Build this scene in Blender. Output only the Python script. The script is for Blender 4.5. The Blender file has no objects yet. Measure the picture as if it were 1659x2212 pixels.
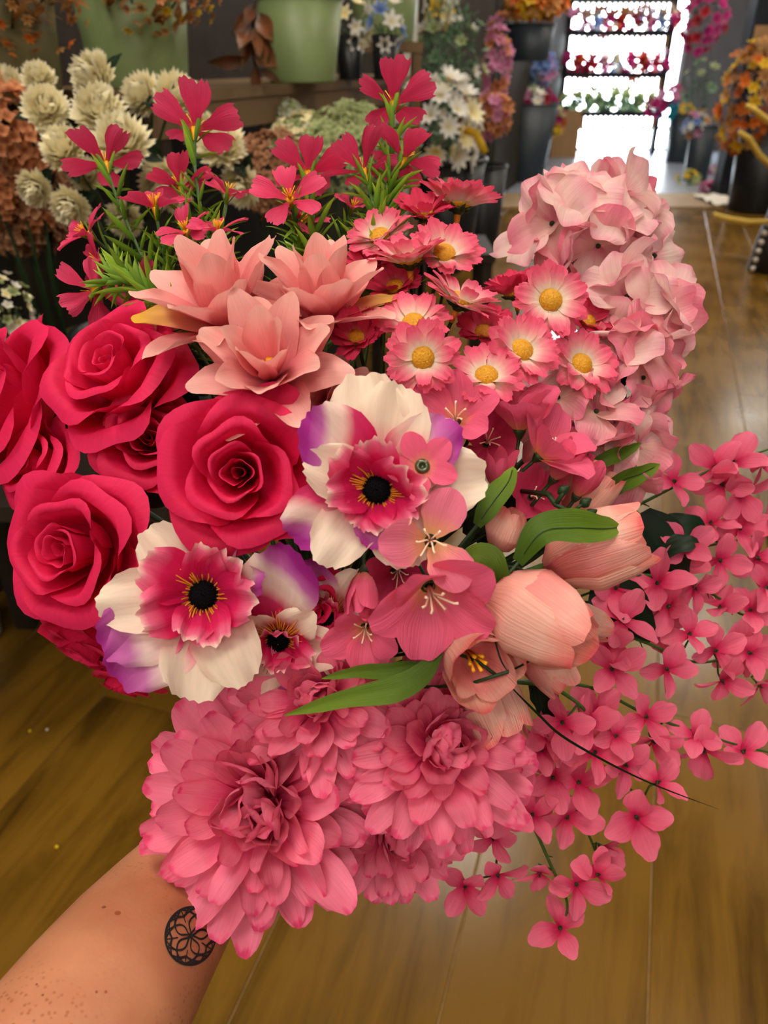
import bpy, math, random
from mathutils import Vector, Matrix
from mathutils.bvhtree import BVHTree

# ------------------------------------------------------------------ camera, world, light
scn = bpy.context.scene
COL = scn.collection
FPX, PITCH, CAMZ = 1660.0, math.radians(30.5), 1.30
CAM = Vector((0, 0, CAMZ))
RT = Vector((1, 0, 0))
FW = Vector((0, math.cos(PITCH), -math.sin(PITCH)))
UP = Vector((0, math.sin(PITCH), math.cos(PITCH)))
cd = bpy.data.cameras.new('camera')
cam = bpy.data.objects.new('camera', cd)
COL.objects.link(cam)
cd.sensor_fit = 'VERTICAL'
cd.sensor_height = 36.0
cd.lens = 36.0 * FPX / 2212.0
cd.clip_start = 0.02
cam.location = CAM
cam.rotation_euler = (math.pi / 2 - PITCH, 0, 0)
cd.dof.use_dof = True
cd.dof.focus_distance = 0.455
cd.dof.aperture_fstop = 9.0
scn.camera = cam
scn.view_settings.view_transform = 'Standard'
scn.view_settings.look = 'None'
scn.view_settings.gamma = 1.0
scn.view_settings.use_curve_mapping = False
scn.view_settings.exposure = 0.12
scn.cycles.max_bounces = 4
scn.cycles.diffuse_bounces = 3
scn.cycles.glossy_bounces = 2
scn.cycles.transmission_bounces = 2
scn.cycles.caustics_reflective = False
scn.cycles.caustics_refractive = False
scn.cycles.adaptive_threshold = 0.12
scn.cycles.use_light_tree = False
world = bpy.data.worlds.new('world')
scn.world = world
world.use_nodes = True
world.node_tree.nodes['Background'].inputs[0].default_value = (1.0, 0.90, 0.77, 1)
world.node_tree.nodes['Background'].inputs[1].default_value = 0.42
LAMP_COL = (1.0, 0.90, 0.765)
LAMP_E = 21.0
DAY_E = 22.0


def srgb(r, g, b):
    def f(c):
        c /= 255.0
        return c / 12.92 if c <= 0.04045 else ((c + 0.055) / 1.055) ** 2.4
    return (f(r), f(g), f(b), 1.0)


def at(px, py, d):
    return CAM + (FW + RT * ((px - 829.5) / FPX) + UP * ((1106 - py) / FPX)) * d


def ray(px, py):
    return FW + RT * ((px - 829.5) / FPX) + UP * ((1106 - py) / FPX)


def floor_at(px, py, z=0.0):
    r = ray(px, py)
    return CAM + r * ((z - CAMZ) / r.z)


def at_y(px, py, y):
    r = ray(px, py)
    return CAM + r * (y / r.y)


def cdir(a, b, c):
    return (RT * a + UP * b - FW * c).normalized()


def scale_at(p):
    """metres per photo pixel at a world point"""
    return (p - CAM).dot(FW) / FPX


# ------------------------------------------------------------------ helpers
def link(name, data, mat=None, parent=None, M=None):
    o = bpy.data.objects.new(name, data)
    COL.objects.link(o)
    if parent is not None:
        o.parent = parent
    if M is not None:
        o.matrix_basis = M
    if mat is not None and data is not None and not data.materials:
        data.materials.append(mat)
    elif mat is not None and data is not None and data.materials[0] is not mat:
        o.material_slots[0].link = 'OBJECT'
        o.material_slots[0].material = mat
    return o


def tag(o, label=None, cat=None, group=None, kind=None):
    if label: o['label'] = label
    if cat: o['category'] = cat
    if group: o['group'] = group
    if kind: o['kind'] = kind
    return o


def mesh_from(name, vs, fs, uvs=None, smooth=True):
    me = bpy.data.meshes.new(name)
    me.from_pydata([tuple(v) for v in vs], [], fs)
    if uvs:
        ul = me.uv_layers.new(name='UVMap')
        flat = []
        for f in fs:
            for i in f:
                flat += [uvs[i][0], uvs[i][1]]
        ul.data.foreach_set('uv', flat)
    if smooth:
        me.polygons.foreach_set('use_smooth', [True] * len(me.polygons))
    me.update()
    return me


class MB:
    def __init__(self):
        self.v, self.f, self.uv = [], [], []

    def add(self, vs, fs, uvs=None):
        o = len(self.v)
        self.v += [Vector(v) for v in vs]
        self.uv += list(uvs) if uvs else [(0.5, 0.5)] * len(vs)
        self.f += [tuple(i + o for i in f) for f in fs]

    def box(self, c, s, M=None):
        x, y, z = s[0] / 2, s[1] / 2, s[2] / 2
        vs = [Vector((c[0] + a * x, c[1] + b * y, c[2] + d * z)) for a in (-1, 1) for b in (-1, 1) for d in (-1, 1)]
        if M is not None: vs = [M @ v for v in vs]
        self.add(vs, [(0, 1, 3, 2), (4, 6, 7, 5), (0, 4, 5, 1), (2, 3, 7, 6), (0, 2, 6, 4), (1, 5, 7, 3)])

    def tube(self, pts, rad, n=6, cap=True):
        pts = [Vector(p) for p in pts]
        m = len(pts)
        if not hasattr(rad, '__len__'): rad = [rad] * m
        vs, fs, uvs = [], [], []
        prev = None
        for i, p in enumerate(pts):
            t = (pts[min(i + 1, m - 1)] - pts[max(i - 1, 0)])
            t = t.normalized() if t.length > 1e-9 else Vector((0, 0, 1))
            a = prev if prev is not None else (Vector((0, 0, 1)) if abs(t.z) < .9 else Vector((1, 0, 0)))
            a = (a - t * a.dot(t)).normalized()
            prev = a
            b = t.cross(a)
            for k in range(n):
                q = 2 * math.pi * k / n
                vs.append(p + (a * math.cos(q) + b * math.sin(q)) * rad[i])
                uvs.append((k / n, i / (m - 1)))
        for i in range(m - 1):
            for k in range(n):
                k2 = (k + 1) % n
                fs.append((i * n + k, i * n + k2, (i + 1) * n + k2, (i + 1) * n + k))
        if cap:
            fs.append(tuple(range(n - 1, -1, -1)))
            fs.append(tuple((m - 1) * n + k for k in range(n)))
        self.add(vs, fs, uvs)

    def lathe(self, prof, n=24, M=None):
        vs, fs, uvs = [], [], []
        for i, (r, z) in enumerate(prof):
            for k in range(n):
                q = 2 * math.pi * k / n
                v = Vector((r * math.cos(q), r * math.sin(q), z))
                vs.append(M @ v if M is not None else v)
                uvs.append((k / n, i / max(1, len(prof) - 1)))
        for i in range(len(prof) - 1):
            for k in range(n):
                k2 = (k + 1) % n
                fs.append((i * n + k, i * n + k2, (i + 1) * n + k2, (i + 1) * n + k))
        self.add(vs, fs, uvs)

    def mesh(self, name, smooth=True):
        return mesh_from(name, self.v, self.f, self.uv, smooth)


def interp(tab, v):
    if v <= tab[0][0]: return tab[0][1]
    for i in range(len(tab) - 1):
        a, b = tab[i], tab[i + 1]
        if v <= b[0]:
            t = (v - a[0]) / (b[0] - a[0])
            t = t * t * (3 - 2 * t) * .55 + t * .45
            return a[1] + (b[1] - a[1]) * t
    return tab[-1][1]


CACHE = {}


def petal_geo(L, W, prof, c1=0., c2=0., cup=0., crease=0., ruf=0., rf=2., tip=.25, tk=2.2, serr=0., sn=7,
              twist=0., seed=0, nu=8, nv=9, lip=0.):
    rg = random.Random(seed * 77 + 5)
    ph, ph2 = rg.random() * 6.28, rg.random() * 6.28
    N = 40
    Y, Z, A = [0.], [0.], [0.]
    for i in range(1, N + 1):
        v = i / N
        a = c1 * v + c2 * v * v + (lip * max(0, v - .75) / .25 if lip else 0)
        Y.append(Y[-1] + math.cos(a) * L / N)
        Z.append(Z[-1] + math.sin(a) * L / N)
        A.append(a)
    teeth = [rg.uniform(-1, 1) for _ in range(60)]

    def sp(v):
        q = min(max(v, 0), .9999) * N
        i = int(q); t = q - i
        return Y[i] + (Y[i + 1] - Y[i]) * t, Z[i] + (Z[i + 1] - Z[i]) * t, A[i]
    vs, fs, uvs = [], [], []
    for j in range(nv + 1):
        v = j / nv
        w = interp(prof, v)
        for i in range(nu + 1):
            u = -1 + 2 * i / nu
            tf = 1 - tip * abs(u) ** tk
            if serr: tf += serr * teeth[int((u + 1) * .5 * sn) % 60] * (1 if i % 2 else -.6) * v
            vv = v * tf
            y, z, a = sp(vv)
            x = W / 2 * w * u * (1 + .05 * math.sin(5 * v + ph))
            n = cup * W / 2 * u * u * w - crease * W / 2 * (1 - abs(u)) * w * math.sin(math.pi * min(1, v * 1.05))
            n += ruf * W * math.sin(rf * math.pi * u + ph) * v ** 1.5 + ruf * .6 * W * u * math.sin(5 * v + ph2) * v
            n += twist * W * u * v
            vs.append((x, y - math.sin(a) * n, z + math.cos(a) * n))
            uvs.append((i / nu, vv))
    for j in range(nv):
        for i in range(nu):
            k = j * (nu + 1) + i
            fs.append((k, k + 1, k + nu + 2, k + nu + 1))
    return vs, fs, uvs


def petal(key, **kw):
    k = (key, kw.get('seed', 0))
    if k not in CACHE:
        CACHE[k] = mesh_from(key, *petal_geo(**kw))
    return CACHE[k]


def wrap_geo(rp, zp, span, side=.35, sk=2.5, spiral=0., ruf=0., seed=0, nu=14, nv=10, wp=((0, .55), (.4, 1), (1, .95)),
             point=0., fr=0.):
    rg = random.Random(seed * 31 + 9)
    ph, ph2 = rg.random() * 6.28, rg.random() * 6.28
    vs, fs, uvs = [], [], []
    for j in range(nv + 1):
        v = j / nv
        for i in range(nu + 1):
            u = -1 + 2 * i / nu
            tf = 1 - side * abs(u) ** sk + point * max(0, 1 - abs(u) * 3)
            tf += fr * rg.uniform(-1, 1) * (j == nv)
            vv = v * tf
            phi = u * span / 2 * interp(wp, v)
            r = interp(rp, vv) * (1 + spiral * u)
            r += ruf * (math.sin(2.3 * u * math.pi + ph) + .5 * math.sin(5 * u + ph2)) * vv ** 2
            z = interp(zp, vv) + ruf * .6 * math.sin(3 * u + ph2) * vv ** 2
            vs.append((r * math.sin(phi), r * math.cos(phi), z))
            uvs.append((i / nu, vv))
    for j in range(nv):
        for i in range(nu):
            k = j * (nu + 1) + i
            fs.append((k, k + 1, k + nu + 2, k + nu + 1))
    return vs, fs, uvs


def wrap(key, **kw):
    k = (key, kw.get('seed', 0))
    if k not in CACHE:
        CACHE[k] = mesh_from(key, *wrap_geo(**kw))
    return CACHE[k]


def Rz(a): return Matrix.Rotation(a, 4, 'Z')
def Rx(a): return Matrix.Rotation(a, 4, 'X')
def Ry(a): return Matrix.Rotation(a, 4, 'Y')
def T(x, y, z): return Matrix.Translation((x, y, z))
def S(s): return Matrix.Scale(s, 4)


def pm(a, r, z, e, s=1., roll=0.):
    return Rz(a) @ T(0, r, z) @ Rx(e) @ Ry(roll) @ S(s)


def frame(p, facing, roll=0.):
    z = facing.normalized()
    y = UP - z * UP.dot(z)
    if y.length < 1e-3: y = RT.copy()
    y.normalize()
    x = y.cross(z)
    M = Matrix((x, y, z)).transposed().to_4x4()
    return Matrix.Translation(p) @ M @ Rz(math.radians(roll))


# ------------------------------------------------------------------ materials
def nt(name):
    m = bpy.data.materials.new(name)
    m.use_nodes = True
    t = m.node_tree
    t.nodes.clear()
    return m, t, (lambda ty, **k: _node(t, ty, k))


def _node(t, ty, k):
    n = t.nodes.new(ty)
    for a, b in k.items():
        if a.startswith('i_'): n.inputs[a[2:]].default_value = b
        else: setattr(n, a, b)
    return n


def ramp(n, stops):
    cr = n.color_ramp
    while len(cr.elements) > 1: cr.elements.remove(cr.elements[-1])
    cr.elements[0].position, cr.elements[0].color = stops[0]
    for p, c in stops[1:]:
        e = cr.elements.new(p)
        e.color = c


def petal_mat(name, stops, rough=.62, transl=.32, vein=.25, var=.10, ublend=0., distort=.16, vs=(46, 3, 1), weave=0.):
    m, t, N = nt(name)
    L = t.links.new
    uv = N('ShaderNodeUVMap')
    sx = N('ShaderNodeSeparateXYZ')
    L(uv.outputs[0], sx.inputs[0])
    nz = N('ShaderNodeTexNoise', i_Scale=3.5, i_Detail=1.5)
    oi = N('ShaderNodeObjectInfo')
    add0 = N('ShaderNodeVectorMath', operation='MULTIPLY_ADD')
    cmb = N('ShaderNodeCombineXYZ')
    L(oi.outputs['Random'], cmb.inputs[0]); L(oi.outputs['Random'], cmb.inputs[1])
    L(cmb.outputs[0], add0.inputs[0]); add0.inputs[1].default_value = (37, 91, 0)
    L(uv.outputs[0], add0.inputs[2])
    L(add0.outputs[0], nz.inputs['Vector'])
    ma = N('ShaderNodeMath', operation='MULTIPLY_ADD')
    L(nz.outputs[0], ma.inputs[0]); ma.inputs[1].default_value = distort; L(sx.outputs[1], ma.inputs[2])
    sb = N('ShaderNodeMath', operation='SUBTRACT')
    L(ma.outputs[0], sb.inputs[0]); sb.inputs[1].default_value = distort * .5
    last = sb.outputs[0]
    if ublend:
        mu = N('ShaderNodeMath', operation='MULTIPLY_ADD')
        L(sx.outputs[0], mu.inputs[0]); mu.inputs[1].default_value = ublend; L(last, mu.inputs[2])
        s2 = N('ShaderNodeMath', operation='SUBTRACT')
        L(mu.outputs[0], s2.inputs[0]); s2.inputs[1].default_value = ublend * .5
        last = s2.outputs[0]
    cr = N('ShaderNodeValToRGB')
    ramp(cr, stops)
    L(last, cr.inputs[0])
    # veins
    mp = N('ShaderNodeMapping')
    mp.inputs['Scale'].default_value = vs
    L(add0.outputs[0], mp.inputs[0])
    vn = N('ShaderNodeTexNoise', i_Scale=1.0, i_Detail=1.0)
    L(mp.outputs[0], vn.inputs['Vector'])
    hs = N('ShaderNodeHueSaturation')
    mr = N('ShaderNodeMapRange')
    mr.inputs['To Min'].default_value = 1 - var; mr.inputs['To Max'].default_value = 1 + var
    L(oi.outputs['Random'], mr.inputs[0])
    mv = N('ShaderNodeMath', operation='MULTIPLY_ADD')
    L(vn.outputs[0], mv.inputs[0]); mv.inputs[1].default_value = .22
    s3 = N('ShaderNodeMath', operation='SUBTRACT')
    L(mr.outputs[0], s3.inputs[0]); s3.inputs[1].default_value = .11
    L(s3.outputs[0], mv.inputs[2])
    L(mv.outputs[0], hs.inputs['Value'])
    L(cr.outputs[0], hs.inputs['Color'])
    bp = N('ShaderNodeBump', i_Strength=vein, i_Distance=.0012)
    L(vn.outputs[0], bp.inputs['Height'])
    pr = N('ShaderNodeBsdfPrincipled', i_Roughness=rough)
    pr.inputs['Specular IOR Level'].default_value = .22
    L(hs.outputs[0], pr.inputs['Base Color']); L(bp.outputs[0], pr.inputs['Normal'])
    if weave:
        w1 = N('ShaderNodeTexChecker', i_Scale=90.)
        L(uv.outputs[0], w1.inputs['Vector'])
        b2 = N('ShaderNodeBump', i_Strength=weave, i_Distance=.0004)
        L(w1.outputs['Fac'], b2.inputs['Height']); L(bp.outputs[0], b2.inputs['Normal'])
        L(b2.outputs[0], pr.inputs['Normal'])
    tr = N('ShaderNodeBsdfTranslucent')
    L(hs.outputs[0], tr.inputs[0])
    mx = N('ShaderNodeMixShader')
    mx.inputs[0].default_value = transl
    L(pr.outputs[0], mx.inputs[1]); L(tr.outputs[0], mx.inputs[2])
    out = N('ShaderNodeOutputMaterial')
    L(mx.outputs[0], out.inputs[0])
    return m


def plain(name, col, rough=.6, spec=.3, noise_s=0., noise_a=0., metal=0., emit=None, bump=0., col2=None):
    m, t, N = nt(name)
    L = t.links.new
    pr = N('ShaderNodeBsdfPrincipled', i_Roughness=rough, i_Metallic=metal)
    pr.inputs['Specular IOR Level'].default_value = spec
    pr.inputs['Base Color'].default_value = col
    if noise_s:
        tc = N('ShaderNodeTexCoord')
        nz = N('ShaderNodeTexNoise', i_Scale=noise_s, i_Detail=4.0)
        L(tc.outputs['Object'], nz.inputs['Vector'])
        cr = N('ShaderNodeValToRGB')
        c2 = col2 or tuple(min(1, c * (1 - noise_a)) for c in col[:3]) + (1,)
        ramp(cr, [(.32, c2), (.68, col)])
        L(nz.outputs[0], cr.inputs[0]); L(cr.outputs[0], pr.inputs['Base Color'])
        if bump:
            bp = N('ShaderNodeBump', i_Strength=bump, i_Distance=.003)
            L(nz.outputs[0], bp.inputs['Height']); L(bp.outputs[0], pr.inputs['Normal'])
    if emit:
        pr.inputs['Emission Color'].default_value = emit[0]
        pr.inputs['Emission Strength'].default_value = emit[1]
    out = N('ShaderNodeOutputMaterial')
    L(pr.outputs[0], out.inputs[0])
    return m


def wood_mat(name, c1, c2, rough=.3):
    m, t, N = nt(name)
    L = t.links.new
    tc = N('ShaderNodeTexCoord'); oi = N('ShaderNodeObjectInfo')
    mp = N('ShaderNodeMapping')
    mp.inputs['Scale'].default_value = (9.0, 1.1, 1)
    cmb = N('ShaderNodeCombineXYZ')
    L(oi.outputs['Random'], cmb.inputs[0]); L(oi.outputs['Random'], cmb.inputs[1])
    va = N('ShaderNodeVectorMath', operation='MULTIPLY_ADD')
    L(cmb.outputs[0], va.inputs[0]); va.inputs[1].default_value = (41, 67, 0)
    L(tc.outputs['Object'], va.inputs[2])
    L(va.outputs[0], mp.inputs[0])
    nz = N('ShaderNodeTexNoise', i_Scale=1.6, i_Detail=7.0, i_Roughness=.62, i_Distortion=.9)
    L(mp.outputs[0], nz.inputs['Vector'])
    n2 = N('ShaderNodeTexNoise', i_Scale=3.0, i_Detail=3.0)
    L(va.outputs[0], n2.inputs['Vector'])
    ad = N('ShaderNodeMath', operation='MULTIPLY_ADD')
    L(n2.outputs[0], ad.inputs[0]); ad.inputs[1].default_value = .55; L(nz.outputs[0], ad.inputs[2])
    s0 = N('ShaderNodeMath', operation='MULTIPLY_ADD')
    L(oi.outputs['Random'], s0.inputs[0]); s0.inputs[1].default_value = .14; L(ad.outputs[0], s0.inputs[2])
    cr = N('ShaderNodeValToRGB')
    ramp(cr, [(.55, c2), (1.12 / 1.2, c1)])
    L(s0.outputs[0], cr.inputs[0])
    pr = N('ShaderNodeBsdfPrincipled', i_Roughness=rough)
    pr.inputs['Specular IOR Level'].default_value = .36
    L(cr.outputs[0], pr.inputs['Base Color'])
    rr = N('ShaderNodeMapRange')
    rr.inputs['To Min'].default_value = rough - .05; rr.inputs['To Max'].default_value = rough + .12
    L(n2.outputs[0], rr.inputs[0]); L(rr.outputs[0], pr.inputs['Roughness'])
    bp = N('ShaderNodeBump', i_Strength=.12, i_Distance=.002)
    L(nz.outputs[0], bp.inputs['Height']); L(bp.outputs[0], pr.inputs['Normal'])
    out = N('ShaderNodeOutputMaterial')
    L(pr.outputs[0], out.inputs[0])
    return m


def skin_mat():
    m, t, N = nt('skin')
    L = t.links.new
    tc = N('ShaderNodeTexCoord')
    nz = N('ShaderNodeTexNoise', i_Scale=22., i_Detail=5.)
    L(tc.outputs['Object'], nz.inputs['Vector'])
    cr = N('ShaderNodeValToRGB')
    ramp(cr, [(.3, srgb(176, 112, 80)), (.7, srgb(196, 138, 102))])
    L(nz.outputs[0], cr.inputs[0])
    vo = N('ShaderNodeTexVoronoi', i_Scale=330., i_Randomness=1.)
    L(tc.outputs['Object'], vo.inputs['Vector'])
    big = N('ShaderNodeTexNoise', i_Scale=16., i_Detail=2.)
    L(tc.outputs['Object'], big.inputs['Vector'])
    sp = N('ShaderNodeMapRange')
    sp.inputs['From Min'].default_value = .18; sp.inputs['From Max'].default_value = .36
    sp.inputs['To Min'].default_value = 1.; sp.inputs['To Max'].default_value = 0.
    L(vo.outputs['Distance'], sp.inputs[0])
    gate = N('ShaderNodeMapRange')
    gate.inputs['From Min'].default_value = .44; gate.inputs['From Max'].default_value = .62
    gate.inputs['To Max'].default_value = .75
    L(big.outputs[0], gate.inputs[0])
    mu = N('ShaderNodeMath', operation='MULTIPLY')
    L(sp.outputs[0], mu.inputs[0]); L(gate.outputs[0], mu.inputs[1])
    mx = N('ShaderNodeMix', data_type='RGBA')
    mx.inputs['B'].default_value = srgb(150, 84, 52)
    L(mu.outputs[0], mx.inputs['Factor']); L(cr.outputs[0], mx.inputs['A'])
    fine = N('ShaderNodeTexNoise', i_Scale=420., i_Detail=3.)
    L(tc.outputs['Object'], fine.inputs['Vector'])
    bp = N('ShaderNodeBump', i_Strength=.12, i_Distance=.0012)
    L(fine.outputs[0], bp.inputs['Height'])
    pr = N('ShaderNodeBsdfPrincipled', i_Roughness=.52)
    pr.inputs['Specular IOR Level'].default_value = .35
    pr.inputs['Subsurface Weight'].default_value = .18
    pr.inputs['Subsurface Radius'].default_value = (.006, .0025, .0012)
    pr.inputs['Subsurface Scale'].default_value = 1.0
    L(mx.outputs['Result'], pr.inputs['Base Color']); L(bp.outputs[0], pr.inputs['Normal'])
    out = N('ShaderNodeOutputMaterial')
    L(pr.outputs[0], out.inputs[0])
    return m


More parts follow.
